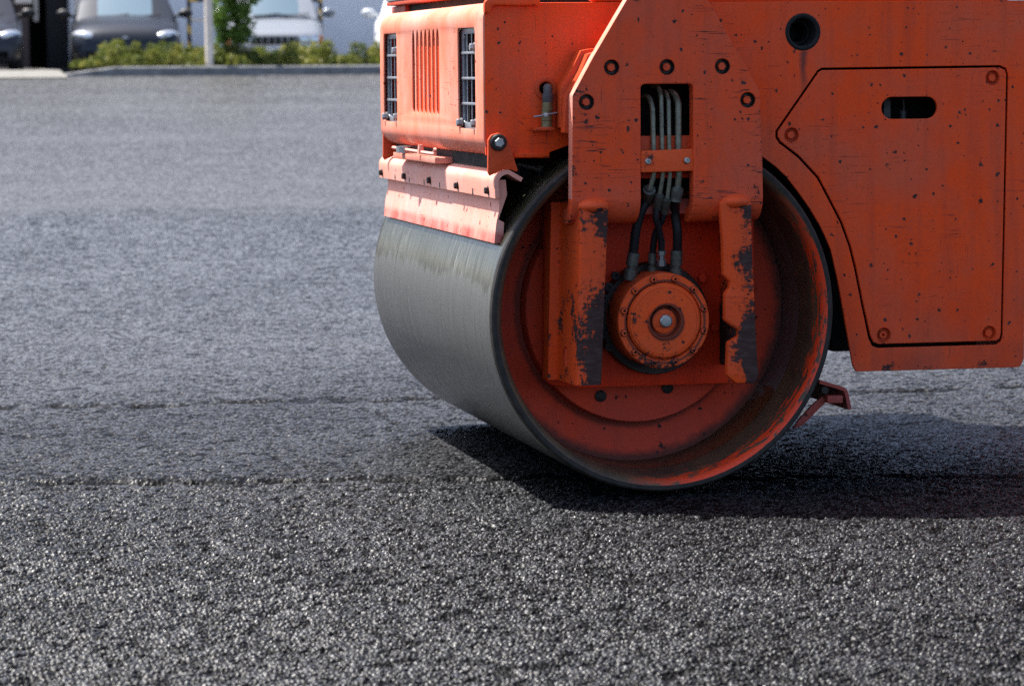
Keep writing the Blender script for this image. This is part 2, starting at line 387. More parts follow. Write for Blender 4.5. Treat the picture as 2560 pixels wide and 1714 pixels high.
# ---- drum
prof = [(.545, .20), (.553, .115), (.557, .03), (.566, .010), (.577, .001), (.590, .0), (.5955, .004), (.6, .018), (.6, .06)]
NY = 24
shell = [(.6, .06 + (W - .12) * i / NY) for i in range(1, NY + 1)]
end = [(.6, W - .018), (.5955, W - .004), (.588, W), (.58, W), (.56, W - .03), (.545, W - .3)]
full = prof + shell + end
mats = []
for a, b in zip(full, full[1:]):
    ym = (a[1] + b[1]) / 2
    if ym < .02 and a[0] >= .5765 and a[0] < .5999: mats.append(2)
    elif a[0] >= .5999 and b[0] >= .5999: mats.append(0)
    elif ym < .2: mats.append(1)
    else: mats.append(2)
bm = lathe(full, 'y', (0, 0, .6), 192, mats, uv=True)
drum = bm_obj('drum', bm, ['drum', 'rimin', 'rimedge'], roller, smooth=30)
bm = lathe([(.5445, .20), (.54, .375)], 'y', (0, 0, .6), 128); bm_obj('recess_wall', bm, 'recess', drum)
bm = lathe([(.541, .375), (.42, .395), (.405, .392), (.402, .335), (.398, .33), (.0, .33)], 'y', (0, 0, .6), 128)
bm_obj('end_disc', bm, 'disc', drum, smooth=40)
bm = lathe([(.545, W - .3), (0, W - .3)], 'y', (0, 0, .6), 96); bm_obj('end_disc', bm, 'disc', drum)
for px, py in ((527, 1540), (963, 1487)):
    x, z = P('C', px, py, .325)
    bm = lathe([(.020, .006), (.020, -.004), (.014, -.007), (0, -.007)], 'y', (x, .325, z), 20); bm_obj('plug', bm, 'dark', drum)

# ---- near side panel with door opening, exhaust hole and wheel arch
arch = [P('Z', *q, YB) for q in ((175, 35), (270, 105), (350, 180), (450, 310), (520, 410), (600, 540), (640, 620), (690, 740), (740, 960), (790, 1230), (830, 1440))]
arch += [P('E', *q, YB) for q in ((560, 800), (610, 1080))]
bodyR = P('E', 1724, 900, YB)[0]
outer = [(XF + .004, ZT - .03), (XF + .006, 1.14)]
outer += [P('A', *q, YB) for q in ((945, 965), (1155, 965), (1160, 930), (1270, 890))]
outer += [(-.14, 1.24), (-.14, 1.44), (.15, 1.44), (.15, 1.18)] + arch
outer += rounded([P('E', 610, 1080, YB), P('E', 632, 1117, YB), P('E', 1700, 1088, YB), (bodyR, P('E', 1724, 1030, YB)[1]), (bodyR, 1.0)], [0, .006, .02, .012, 0])[1:]
outer += [(bodyR, ZT + .003), (.6, ZT + .001), (XF + .05, ZT - .003), (XF + .02, ZT - .012)]
door_px = [('D', 400, 490), ('D', 430, 472), ('D', 1680, 454), ('D', 1728, 475), ('D', 1742, 520), ('D', 1720, 1568), ('E', 1590, 880), ('E', 1580, 925), ('E', 1545, 948),
           ('E', 770, 970), ('E', 730, 955), ('E', 705, 905), ('E', 660, 690), ('E', 610, 440), ('E', 575, 300), ('E', 520, 150), ('E', 445, 5), ('D', 395, 1250), ('D', 260, 1105), ('D', 130, 1005), ('D', 105, 965), ('D', 105, 915), ('D', 290, 650)]
dpts = [P(*q, YB) for q in door_px]
exc = P('D', 300, 225, YB); exr = .0625
val = P('I', 315, 300, YB)
inner_ctr = Vector((sum(p[0] for p in dpts) / len(dpts), sum(p[1] for p in dpts) / len(dpts)))
def inset(pts, d):
    L = len(pts); out = []
    area = sum(pts[i - 1][0] * pts[i][1] - pts[i][0] * pts[i - 1][1] for i in range(L)); s = 1 if area > 0 else -1
    for i in range(L):
        a = Vector(pts[i - 1]); b = Vector(pts[i]); c = Vector(pts[(i + 1) % L])
        n1 = (b - a).normalized(); n2 = (c - b).normalized()
        n = (Vector((-n1.y, n1.x)) + Vector((-n2.y, n2.x))).normalized() * s
        cs = max(.5, n.dot(Vector((-n1.y, n1.x)) * s)); out.append(tuple(b + n * d / cs))
    return out
bm = plate_xz(outer, [dpts, circ(*exc, exr, 40), circ(*val, .023, 24)], YB, YB + .012, .002)
side = bm_obj('side_panel', bm, 'side', roller, smooth=20)
slot_c = [P('D', *q, YB) for q in ((845, 675), (1245, 675), (1240, 840), (845, 840))]
hh = (slot_c[0][1] - slot_c[3][1]) / 2; zc_ = (slot_c[0][1] + slot_c[3][1]) / 2
slot = [(slot_c[1][0] - hh + hh * math.sin(a_), zc_ + hh * math.cos(a_)) for a_ in np.linspace(0, PI, 12)] + [(slot_c[0][0] + hh - hh * math.sin(a_), zc_ - hh * math.cos(a_)) for a_ in np.linspace(0, PI, 12)]
dh = [P('D', 220, 945, YB), P('D', 1627, 545, YB), P('E', 808, 880, YB), P('E', 1497, 868, YB)]
dp = inset(dpts, .0125)
# a little more gap along the bottom edge
dp = [(x, z + (.006 if z < .52 else 0)) for x, z in dp]
bm = plate_xz(dp, [slot] + [circ(*c_, .0270, 28) for c_ in dh], YB - .002, YB + .011, .0025)
door = bm_obj('access_door', bm, 'door', roller, smooth=20)
for i, c_ in enumerate(dh):
    bm = cupbolt((c_[0], YB - .002, c_[1]), .0245, .018, [.3, .15, 0, .5][i], head=(i != 2))
    bm_obj('bolt', bm, ['door', 'ear'], door)
# door seal edge behind the groove
bm = bmesh.new()
# exhaust outlet
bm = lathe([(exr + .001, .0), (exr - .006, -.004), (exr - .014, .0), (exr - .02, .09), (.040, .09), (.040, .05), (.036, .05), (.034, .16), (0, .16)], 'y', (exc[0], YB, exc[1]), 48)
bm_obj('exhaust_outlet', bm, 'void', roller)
# black boxes added to block light behind the panels, with a few things glimpsed through the openings
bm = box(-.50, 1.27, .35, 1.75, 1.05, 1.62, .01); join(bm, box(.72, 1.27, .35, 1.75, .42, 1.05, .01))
bm_obj('bay_light_block', bm, 'void', roller)
bm = box(*sorted((P('D', 860, 700, .25)[0], P('D', 910, 700, .25)[0])), .24, .33, *sorted((P('D', 870, 850, .25)[1], P('D', 870, 690, .25)[1])), .004)
join(bm, lathe([(.012, -.02), (.012, .02), (0, .02)], 'z', (P('D', 1008, 800, .25)[0], .26, P('D', 1008, 815, .25)[1]), 12))
join(bm, tube([P3('D', 1005, 690, .26), P3('D', 1008, 810, .26)], .003, 6)); bm_obj('fuse_box', bm, 'greyplastic', roller)
# top, far side, rear wall, under-lip at the front of the side panel
hoodtop = [(XF + .07, ZT - .002), (bodyR, ZT + .001), (bodyR, ZT - .014), (XF + .07, ZT - .014)]
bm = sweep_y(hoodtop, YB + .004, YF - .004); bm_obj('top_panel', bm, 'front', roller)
fx = [(-x, z) for x, z in outer]
bm = plate_xz(outer, [], YF - .012, YF, .002); bm_obj('side_panel', bm, 'side', roller)
bm = box(bodyR - .012, bodyR - .001, YB + .014, YF - .014, .40, 1.62, .002); bm_obj('rear_panel', bm, 'side', roller)
lip = rounded([P('G', 1640, 170, YB), P('G', 1640, 5, YB), (P('d', 1229, 5, YB)[0], ZT + .012), (P('d', 1229, 11, YB)[0], P('d', 1229, 11, YB)[1]), P('G', 1725, 62, YB), P('G', 1690, 175, YB)], [.0, .05, .004, .004, .03, 0], 8)
bm = plate_xz(lip, [], YB - .022, YB - .001, .004); bm_obj('corner_trim', bm, 'side', roller)

# ---- front panel: rolled top and bottom, two grille windows, seven slots
def front_sheet(outer, holes):
    """flat sheet in (y, s); s = arc length coordinate, bent at top and bottom over radius RB"""
    RB = .055; s0 = 1.165 + .03; s1 = ZT - RB
    bm = plate_mesh(outer, holes, .006, .001)
    es = bm.edges[:]
    # slice finely in the bend zones
    for lev in [s1 + i * .012 for i in range(0, 8)] + [s0 - i * .012 for i in range(0, 8)]:
        bmesh.ops.bisect_plane(bm, geom=bm.verts[:] + bm.edges[:] + bm.faces[:], plane_co=(0, lev, 0), plane_no=(0, 1, 0))
    for v in bm.verts:
        yy, s, dd = v.co
        if s > s1:
            a = min((s - s1) / RB, PI / 2); ex = max(0, s - s1 - RB * PI / 2)
            z_ = s1 + math.sin(a) * (RB - dd); x_ = XF + RB - math.cos(a) * (RB - dd) + ex
        elif s < s0:
            a = min((s0 - s) / RB, 1.25); ex = max(0, s0 - s - RB * 1.25)
            z_ = s0 - math.sin(a) * (RB - dd) - ex * math.cos(1.25); x_ = XF + RB - math.cos(a) * (RB - dd) + ex * math.sin(1.25)
        else: z_ = s; x_ = XF + dd
        v.co = Vector((x_, yy, z_))
    return bm
def yz(c, x, y): return PX(c, x, y, XF)
w1 = rounded([yz('A', 600, 172), yz('A', 708, 168), yz('A', 715, 797), yz('A', 608, 785)], .022)
w2 = rounded([yz('A', 148, 208), yz('A', 228, 202), yz('A', 233, 752), yz('A', 150, 742)], .022)
holes = [w1, w2]
slots = []
pitch_ = abs(yz('A', 478, 400)[0] - yz('A', 330, 400)[0]) / 6
for i in range(7):
    t = i / 6
    xt = 330 + (478 - 330) * t; yt = 185 + (175 - 185) * t; xb = 335 + (484 - 335) * t; yb = 697 + (712 - 697) * t
    a = yz('A', xt, yt); b = yz('A', xb, yb); hw = pitch_ * .36
    ys = (a[0] + b[0]) / 2
    slots.append((ys, a[1], b[1]))
    L_ = .10; up = [(ys + hw * math.cos(q), a[1] - .05 + .05 * math.sin(q)) for q in np.linspace(PI, 0, 9)]
    dn = [(ys + hw * math.cos(q), b[1] + hw + hw * math.sin(q)) for q in np.linspace(0, -PI, 7)]
    holes.append(up + dn)
fo = [(YB + .001, 1.10), (YF - .001, 1.10), (YF - .001, ZT + .035), (YB + .001, ZT + .035)]
fo = rounded(fo, [.02, .02, .0, .0])
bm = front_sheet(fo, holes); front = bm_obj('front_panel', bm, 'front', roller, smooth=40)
# slanted louvre fins behind the slots
bm = bmesh.new()
for ys, zt, zb in slots:
    vs = [bm.verts.new(q) for q in ((XF + .007, ys + hw * 1.1, zb - .02), (XF + .007, ys + hw * 1.1, zt + .01), (XF + .022, ys - hw * 1.3, zt + .01), (XF + .022, ys - hw * 1.3, zb - .02))]
    bm.faces.new(vs)
bm_obj('louvre', bm, 'side', front, smooth=0)
# grilles behind the two windows
for wpts in (w1, w2):
    ya = min(p[0] for p in wpts); yb_ = max(p[0] for p in wpts); za = min(p[1] for p in wpts); zb_ = max(p[1] for p in wpts)
    X = XF + .017; bm = bmesh.new()
    fr = rounded([(ya - .012, za - .012), (yb_ + .012, za - .012), (yb_ + .012, zb_ + .012), (ya - .012, zb_ + .012)], .02)
    fi = rounded([(ya + .018, za + .02), (yb_ - .012, za + .02), (yb_ - .012, zb_ - .02), (ya + .018, zb_ - .02)], .03)
    join(bm, plate_yz(fr, [fi], X - .004, X + .012, .002))
    for j in range(1, 4):
        yy = ya + (yb_ - ya) * j / 4; join(bm, tube([(X, yy, za), (X, yy, zb_)], .0026, 8))
    for j in range(1, 4):
        zz = za + (zb_ - za) * j / 4; join(bm, box(X - .008, X + .004, ya, yb_, zz - .0045, zz + .0045, .002))
    g = bm_obj('grille', bm, 'grille', front)
    for (fy, fz) in ((.12, .06), (.92, .06), (.15, .80)):
        hb = hexbolt((X - .010, ya + (yb_ - ya) * fy, za + (zb_ - za) * fz), .014, .02, 'x', -1); bm_obj('bolt', hb, 'steel', g)
    bm = box(X + .08, X + .12, ya - .05, yb_ + .05, za - .05, zb_ + .05, .004)
    for q in range(3):
        yy = ya + (yb_ - ya) * (q + .3) / 5; join(bm, tube([(X + .06, yy, za), (X + .055, yy + .01, zb_)], .008 + .006 * (q % 2), 8))
    bm_obj('radiator_core', bm, 'void', front)
# chassis lip under the front panel
bm = box(XF + .05, XF + .075, YB + .02, YF - .02, 1.09, 1.135, .004); join(bm, tube([(XF + .11, .2, 1.08), (XF + .11, 1.85, 1.08)], .03, 12))
bm_obj('cross_member', bm, 'void', roller)
# latch plate and hook under the hood
ya, za = PX('F', 275, 300, XF - .01); yb_, zb_ = PX('F', 820, 300, XF - .01)
bm = box(XF - .015, XF + .09, yb_ + .05, ya, 1.088, 1.110, .004)
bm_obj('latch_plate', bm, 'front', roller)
pts = [(XF - .01, PX('F', 290, 262, XF)[0], 1.127), (XF - .01, PX('F', 760, 290, XF)[0], 1.122), (XF - .012, PX('F', 800, 285, XF)[0], 1.128), (XF - .012, PX('F', 812, 255, XF)[0], 1.142)]
bm = tube(smooth_path(pts), .006, 8); bm_obj('latch_rod', bm, 'scraper', roller)
y_, z_ = PX('F', 635, 245, XF)
bm = tube([(XF - .012, y_, 1.118), (XF - .012, y_, 1.150)], [.014, .009], 8); bm_obj('latch_pin', bm, 'scraper', roller)
bm = tube([(XF - .012, PX('F', 430, 245, XF)[0], 1.112), (XF - .012, PX('F', 430, 245, XF)[0], 1.137)], .03, 14); bm_obj('latch_cap', bm, 'steel', roller)

# ---- platform and added shadow-casting panels above the body (mostly above the picture)
pxx = -.45; py1, pz1 = PX('O', 966, 9, pxx)
bm = box(pxx, 1.10, .40, py1, pz1 - .012, pz1 + .004, .004); bm_obj('platform', bm, 'ear', roller)
bm = box(pxx - .004, 1.08, .42, py1 + .003, pz1 + .005, pz1 + .10, .008); bm_obj('platform_skirt', bm, 'greypanel', roller)
ry = PX('O', 991, 20, pxx + .05)[0]
bm = box(pxx + .05, 1.0, .42, ry, 1.643, pz1 - .013, .004); bm_obj('platform_riser', bm, 'void', roller)
bm = box(pxx + .03, pxx + .049, ry - .28, ry, pz1 - .045, pz1 - .013, .003); bm_obj('platform_bracket', bm, 'maroon', roller)
cow = rounded([(-.22, 1.66), (-.22, 2.25), (-.08, 2.48), (2.3, 2.56), (2.3, 1.9), (1.25, 1.66)], .05)  # unseen panels added to throw the ground shadow; outline follows it
bm = plate_xz(cow, [], .13, .20, .02); bm_obj('shadow_cowl', bm, 'side', roller)
bm = plate_xz(cow, [], 1.45, 1.65, .02); bm_obj('shadow_cowl', bm, 'side', roller)
bm = box(.35, .85, .7, 1.3, 1.80, 1.95, .04); join(bm, box(.80, .92, .7, 1.3, 1.9, 2.45, .05)); bm_obj('seat', bm, 'rubber', roller)

# ---- fork plate
YP = -.05
fp = [P('B', 370, 1200, YP), P('B', 375, 670, YP), P('B', 520, 400, YP), P('B', 755, 0, YP), (-.075, 1.79), (.075, 1.79), P('B', 1305, 0, YP), P('B', 1670, 640, YP), P('B', 1690, 1100, YP), P('B', 1695, 1240, YP)]
zc = .995
sl = P('B', 838, 900, YP)[0]; sr = P('B', 1222, 900, YP)[0]; st_ = P('B', 1000, 580, YP)[1]
xl = P('B', 370, 1200, YP)[0]; xr = P('B', 1695, 1240, YP)[0]
slotpts = rounded([(sl, zc), (sl, st_), (sr, st_), (sr, zc)], [0, .022, .022, 0])
RB2 = .088; zend = zc - RB2 * PI / 2 - .03
slotpts = rounded([(sl, zend), (sl, st_), (sr, st_), (sr, zend)], [0, .022, .022, 0])
fp2 = [(xl, zend), (xl, zc)] + rounded([fp[0], fp[1], fp[2], fp[3], fp[4], fp[5], fp[6], fp[7], fp[8], (xr, zc)], [0, .02, 0, 0, .03, .03, 0, .02, 0, 0])[1:] + [(xr, zend)]
outl = fp2 + list(reversed(slotpts))
bpx = [('B', 642, 473), ('B', 1030, 470), ('B', 1418, 465), ('B', 466, 715), ('B', 1595, 700)]
bpos = [P(*q, YP) for q in bpx]
bm = plate_xz(outl, [circ(*c_, .0285, 28) for c_ in bpos], YP, YP + .05, .004)
for i in range(15):
    bmesh.ops.bisect_plane(bm, geom=bm.verts[:] + bm.edges[:] + bm.faces[:], plane_co=(0, 0, zc - i * .0105), plane_no=(0, 0, 1))
for v in bm.verts:
    if v.co.z < zc:
        q = zc - v.co.z; aa = min(q / RB2, PI / 2); ex = max(0, q - RB2 * PI / 2); rr = RB2 - (v.co.y - YP)
        v.co.y = YP + RB2 - rr * math.cos(aa) + ex; v.co.z = zc - rr * math.sin(aa)
bm.normal_update()
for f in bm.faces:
    if f.normal.x < -.6 and f.calc_center_median().x < -.13 and f.calc_center_median().z > 1.0: f.material_index = 1  # left edge faces take the paler paint: sunlight put into their colour
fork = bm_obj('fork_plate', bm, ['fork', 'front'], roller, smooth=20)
for i, c_ in enumerate(bpos):
    bm = cupbolt((c_[0], YP, c_[1]), .0245, .02, [.3, .9, .1, .6, .15][i]); bm_obj('bolt', bm, ['fork', 'motorback'], fork)
# spacer plates between the fork plate and the body
def grow(pts, dx): return [(x - dx, z) for x, z in pts]
sp = [P('I', 655, 1070, 0), P('I', 690, 440, 0), P('I', 950, 0, 0), P('B', 480, 385, 0), P('B', 530, 370, 0), (.0, 1.5), (.0, 1.46), (-.14, 1.40), (-.14, 1.16)]
bm = plate_xz(sp, [], .0005, .045, .003); bm_obj('spacer_plate', bm, 'ear', roller)
sp = [P('I', 590, 980, .05), P('I', 600, 260, .05), P('I', 760, 0, .05), P('B', 430, 360, .05), P('B', 480, 350, .05), (.0, 1.5), (.0, 1.46), (-.14, 1.40), (-.14, 1.2)]
bm = plate_xz(sp, [], .0455, .1195, .003); bm_obj('spacer_plate', bm, 'ear', roller)
# inner dark block visible through the fork window
bm = box(-.16, .17, .24, .26, 1.0, 1.46, .004); bm_obj('fork_backing', bm, 'void', roller)
zz0 = P('B', 1000, 1050, .04)[1]; zz1 = P('B', 1000, 948, .04)[1]
bm = box(sl + .001, sr - .001, -.0095, -.001, zz0 - .05, zz1, .002); bm_obj('clamp_rail', bm, 'ear', roller)
zz0 = P('B', 1000, 1248, .03)[1]; zz1 = P('B', 1000, 1200, .03)[1]
bm = box(sl - .01, sr + .01, .03, .06, zz0, zz1 - .002, .003); bm_obj('clamp_rail', bm, 'hub', roller)
# clamp with two bolts
cl = [P('B', *q, -.04) for q in ((848, 1063), (1212, 1048), (1218, 1190), (850, 1202))]
bm = plate_xz(rounded(cl, .004), [], -.045, -.03, .003); clamp = bm_obj('hose_clamp', bm, 'motor', roller)
for px, py in ((895, 1130), (1168, 1123)):
    x, z = P('B', px, py, -.046)
    bm = lathe([(.0105, .001), (.0105, -.006), (.008, -.009), (.004, -.009), (.004, -.004), (0, -.004)], 'y', (x, -.045, z), 20); bm_obj('bolt', bm, 'steel', clamp)

# ---- hub plate (U) in the drum recess, legs, motor
YU = .20
up_ = [P('d', 1252, 500, YU), P('d', 1250, 868, YU), P('d', 1262, 878, YU), P('d', 1330, 884, YU), P('d', 1700, 872, YU), P('d', 1722, 860, YU), P('d', 1722, 470, YU), P('d', 1252, 470, YU)]
bm = plate_xz(up_, [], YU, YU + .05, .004); bm_obj('hub_plate', bm, 'hub', roller)
bm = box(-.315, .33, .035, .19, .935, .985, .006); bm_obj('fork_shelf', bm, 'maroon', roller)
def leg_mesh(front_c, front_crop, prof_xy, z0, z1): pass
def swept_leg(name, mat, xs_top, xs_bot, ztop, zbot, prof, head=True):
    """prof: [(t, y)] across the leg, t 0 = left 1 = right of the front face; may run outside 0..1"""
    b = bmesh.new(); rows = []
    NZ = 40
    for j in range(NZ + 1):
        s = j / NZ; z = ztop + (zbot - ztop) * s
        row = []
        for t, y in prof:
            x = (xs_top[0] * (1 - s) + xs_bot[0] * s) * (1 - t) + (xs_top[1] * (1 - s) + xs_bot[1] * s) * t
            yy = y
            dz = 0
            row.append(b.verts.new((x, yy, z)))
        rows.append(row)
    for a, c_ in zip(rows, rows[1:]):
        for i in range(len(prof) - 1): b.faces.new((a[i], a[i + 1], c_[i + 1], c_[i]))
    b.faces.new(rows[0]); b.faces.new(rows[-1])
    return b
YL = -.062
xt = (P('C', 385, 300, YL)[0], P('C', 583, 300, YL)[0]); xb = (P('C', 355, 1470, YL)[0], P('C', 535, 1470, YL)[0])
ztop = P('C', 480, 290, YL)[1]; zbot = P('C', 400, 1472, YL)[1]
fl0 = (P('C', 205, 400, .13)[0] - xt[0]) / (xt[1] - xt[0]); fl1 = (P('C', 262, 400, .13)[0] - xt[0]) / (xt[1] - xt[0])
prof_l = [(fl0, .20), (fl0, .13), (fl1, .13)]
for i in range(1, 13):
    a = i / 12; prof_l.append((fl1 + (.12 - fl1) * (a ** .9), .13 + (YL + .004 - .13) * (.5 - .5 * math.cos(PI * a))))
prof_l += [(.3, YL), (.93, YL), (.98, YL + .004), (1., YL + .012), (1., .20)]
bm = swept_leg('l', None, xt, xb, ztop, zbot, prof_l)
# rounded weld head running into the fork plate
def head(bm_, x0, x1, z, y0, rr=.03):
    hb = bmesh.new(); bmesh.ops.create_uvsphere(hb, u_segments=24, v_segments=12, radius=1)
    for v in hb.verts: v.co = Vector(((x0 + x1) / 2 + v.co.x * ((x1 - x0) / 2 + .010), y0 + .070 + v.co.y * .090, z + v.co.z * rr))
    return join(bm_, hb)
head(bm, P('C', 372, 280, YL)[0], P('C', 600, 280, YL)[0], ztop - .006, YL, .034)
leg = bm_obj('support_leg', bm, 'leg_l', roller, smooth=40)
x, z = P('C', 298, 1280, .05); 
b = lathe([(.0, .004), (.016, .002), (.021, -.006), (.024, -.002), (.024, .02)], 'y', (0, 0, 0), 24)
bmesh.ops.scale(b, verts=b.verts, vec=(.42, 1, 1.7)); bmesh.ops.rotate(b, verts=b.verts, cent=(0, 0, 0), matrix=Matrix.Rotation(-.5, 3, 'Z')); bmesh.ops.translate(b, verts=b.verts, vec=(x, .045, z))
bm_obj('slot', b, 'ear', leg)
# right leg with two notches in its left edge
RL = [('C', 1322, 280), ('C', 1340, 520), ('C', 1345, 745), ('C', 1388, 790), ('C', 1385, 840), ('C', 1355, 880), ('C', 1355, 1040), ('C', 1400, 1075), ('C', 1445, 1100), ('C', 1440, 1160), ('C', 1375, 1200), ('C', 1368, 1400), ('C', 1420, 1445), ('C', 1530, 1445), ('C', 1548, 1400), ('C', 1530, 1150), ('C', 1520, 900), ('C', 1505, 600), ('C', 1500, 280)]
rl = rounded([P(*q, YL) for q in RL], .006, 3)
bm = plate_xz(rl, [], YL, YL + .035, .008); x9 = P('C', 1500, 600, YL)[0]; join(bm, box(x9 - .022, x9 - .004, YL + .03, .20, P('C', 1500, 1380, YL)[1], P('C', 1500, 330, YL)[1], .004))
head(bm, P('C', 1310, 270, YL)[0], P('C', 1528, 270, YL)[0], P('C', 1400, 275, YL)[1], YL, .034)
bm_obj('support_leg', bm, 'leg_r', roller, smooth=40)
# motor
YM = .0
mc = P('C', 940, 1050, YM); r_ = 320 / 2.6136 / FPX * 9.25
pr = [(0, .19), (r_ * 1.0, .19), (r_ * 1.0, YM + .012), (r_ * .985, YM + .002), (r_ * .97, YM), (r_ * .815, YM), (r_ * .812, YM + .018), (r_ * .79, YM + .018), (r_ * .785, YM - .004), (r_ * .74, YM - .012), (r_ * .70, YM - .013), (r_ * .695, YM - .011), (r_ * .69, YM - .013),
      (r_ * .385, YM - .014), (r_ * .37, YM - .02), (r_ * .34, YM - .02), (r_ * .315, YM + .012), (r_ * .26, YM + .014), (r_ * .25, YM - .0), (r_ * .14, YM - .003), (0, YM - .003)]
bm = lathe(pr, 'y', (mc[0], 0, mc[1]), 96); motor = bm_obj('hydraulic_motor', bm, 'motor', roller, smooth=25)
bm = lathe([(.021, .002), (.021, -.012), (.017, -.016), (0, -.017)], 'y', (mc[0] + .004, YM - .003, mc[1]), 24); bm_obj('centre_bolt', bm, 'steel', motor)
for i in range(12):
    a = 2 * PI * (i + .5) / 12; c_ = (mc[0] + r_ * .895 * math.cos(a), YM, mc[1] + r_ * .895 * math.sin(a))
    bm = lathe([(.0125, .001), (.0125, -.002), (.0105, -.003), (.0095, -.010), (.0085, -.011), (.0048, -.011), (.0045, -.003), (0, -.003)], 'y', c_, 16, mats=[1, 1, 0, 0, 0, 1, 1])
    bm_obj('bolt', bm, ['motor', 'motorback'], motor)
bc = P('C', 885, 1035, .14); rb = 372 / 2.6136 / FPX * 9.4
bm = lathe([(0, .20), (rb, .20), (rb, .145), (rb * .985, .14), (0, .14)], 'y', (bc[0], 0, bc[1]), 72); flange = bm_obj('motor_flange', bm, 'motorback', motor)
for px, py in ((580, 828), (548, 900), (545, 1140), (582, 1220), (625, 755)):
    x, z = P('C', px, py, .13); bm = lathe([(.014, .002), (.014, -.014), (.006, -.014), (.006, -.004), (0, -.004)], 'y', (x, .14, z), 16); bm_obj('bolt', bm, 'dark', flange)
x, z = P('C', 1188, 770, .18); bm = hexbolt((x, YU, z), .017, .035); bm_obj('hub_bolt', bm, 'hub', roller)
x, z = P('C', 1270, 1090, .18); bm = hexbolt((x, YU, z), .017, .03); bm_obj('hub_bolt', bm, 'hub', roller)

# ---- pipes and hoses
pp = [
 (.0088, [('B', 862, 672, .05), ('B', 905, 688, .01), ('B', 928, 760, -.015), ('B', 934, 1060, -.020), ('B', 936, 1215, -.020), ('C', 845, 190, -.012)], .0185, [('C', 835, 255, .03), ('C', 795, 330, .035), ('C', 760, 450, .05), ('C', 742, 590, .07)], ('C', 735, 660, .075), ('C', 718, 760, .08)),
 (.0075, [('B', 925, 605, .05), ('B', 968, 615, .015), ('B', 988, 680, -.015), ('B', 995, 1060, -.020), ('B', 1000, 1215, -.020), ('C', 912, 225, -.012)], .013, [('C', 898, 300, .01), ('C', 888, 375, .015), ('C', 905, 440, .03), ('C', 922, 520, .05)], ('C', 925, 600, .06), ('C', 925, 690, .065)),
 (.0075, [('B', 985, 640, .06), ('B', 1020, 650, .02), ('B', 1040, 710, -.015), ('B', 1045, 1060, -.020), ('B', 1050, 1215, -.020), ('C', 962, 250, -.012)], .013, [('C', 948, 320, .012), ('C', 930, 390, .03), ('C', 885, 480, .065), ('C', 868, 590, .09)], ('C', 865, 650, .095), ('C', 862, 730, .10)),
 (.0108, [('B', 1050, 645, .05), ('B', 1085, 665, .015), ('B', 1108, 730, -.015), ('B', 1108, 1060, -.020), ('B', 1112, 1215, -.020), ('C', 1030, 180, -.012)], .0185, [('C', 1020, 250, -.012), ('C', 1012, 330, .04), ('C', 1028, 470, .05), ('C', 1028, 580, .07)], ('C', 1022, 650, .075), ('C', 1018, 760, .08)),
]
for i, (rp, a, rh, h, f1, f2) in enumerate(pp):
    A_ = [P3(*q) for q in a]; H_ = [P3(*q) for q in h]
    path = [A_[0]] + smooth_path([A_[0], A_[1], A_[2]], 5)[1:] + [A_[3]] + smooth_path([A_[3], A_[4], A_[5]], 4)[1:]
    bm = tube(path, rp, 12); pipe = bm_obj('hydraulic_pipe', bm, 'pipe', roller, smooth=60)
    d0 = Vector(A_[5]); d1 = Vector(H_[0]); dd = (d1 - d0)
    hose_path = smooth_path(H_, 6)
    bm = tube([H_[0]] + hose_path[1:] + [P3(*f1)], rh * .86, 14); hose = bm_obj('hydraulic_hose', bm, 'rubber', roller, smooth=60)
    # crimped ferrules at both ends
    q0 = d0 - dd * .12; q1 = d1 + dd * .35
    bm = tube([q0, q0 + dd * .15, q0 + dd * .16, d1 - dd * .25, d1 - dd * .2, q1], [rp * 1.35, rp * 1.5, rh * 1.18, rh * 1.15, rh * 1.08, rh * 1.05], 14)
    bm_obj('ferrule', bm, 'ferrule', hose, smooth=50)
    e0 = Vector(P3(*f1)); e1 = Vector(P3(*f2)); ed = e1 - e0
    if i == 1:
        bm = tube([e0 - ed * .9, e0 - ed * .1, e0 - ed * .09, e0 + ed * .2, e0 + ed * .22, e0 + ed * .55, e0 + ed * .57, e1], [.011, .011, .0145, .0145, .010, .010, .015, .015], 6); bm_obj('ferrule', bm, 'steel', hose, smooth=20)
    else:
        bm = tube([e0 - ed * .55, e0 + ed * .3, e0 + ed * .32, e0 + ed * .5, e0 + ed * .52, e1 + ed * .2], [rh * 1.12, rh * 1.12, rh * .85, rh * .85, rh * 1.2, rh * 1.2], 12)
        bm_obj('ferrule', bm, 'ferrule', hose, smooth=40)

# ---- scraper: bracket, blade, ears
Y0, Y1 = .06, 1.96
bl = [P('F', *q, Y0) for q in ((1530, 862), (1520, 700), (1523, 640), (1545, 590), (1590, 545), (1650, 518), (1700, 513), (1870, 612))]
bl = [(bl[0])] + [tuple(p) for p in bl[1:]]
ofs = P('F', 1450, 840, Y0)[0] - P('F', 1530, 862, Y0)[0]
bl = [(x + ofs * .25, z) for x, z in bl]
Y1 = PX('F', 92, 500, bl[0][0])[0]
bl2 = [bl[0]] + [(p.x, p.y) for p in smooth_path([(q[0], q[1], 0) for q in bl[1:7]], 3)] + [bl[7]]
bm = sweep_y(thicken(bl2, .014), Y0, Y1)
ed = [e for e in bm.edges if any(len(f.verts) > 6 for f in e.link_faces)]
bracket = bm_obj('scraper_bracket', bm, 'scraper', roller, smooth=40)
zb_ = None
for px, py in ((130, 545), (410, 590), (718, 640), (1055, 705), (1428, 765)):
    y_, z_ = PX('F', px, py, bl[0][0])
    bm = hexbolt((bl[0][0] + .001, y_, z_), .0118, .016, 'x', -1); bm_obj('bolt', bm, 'motorback', bracket)
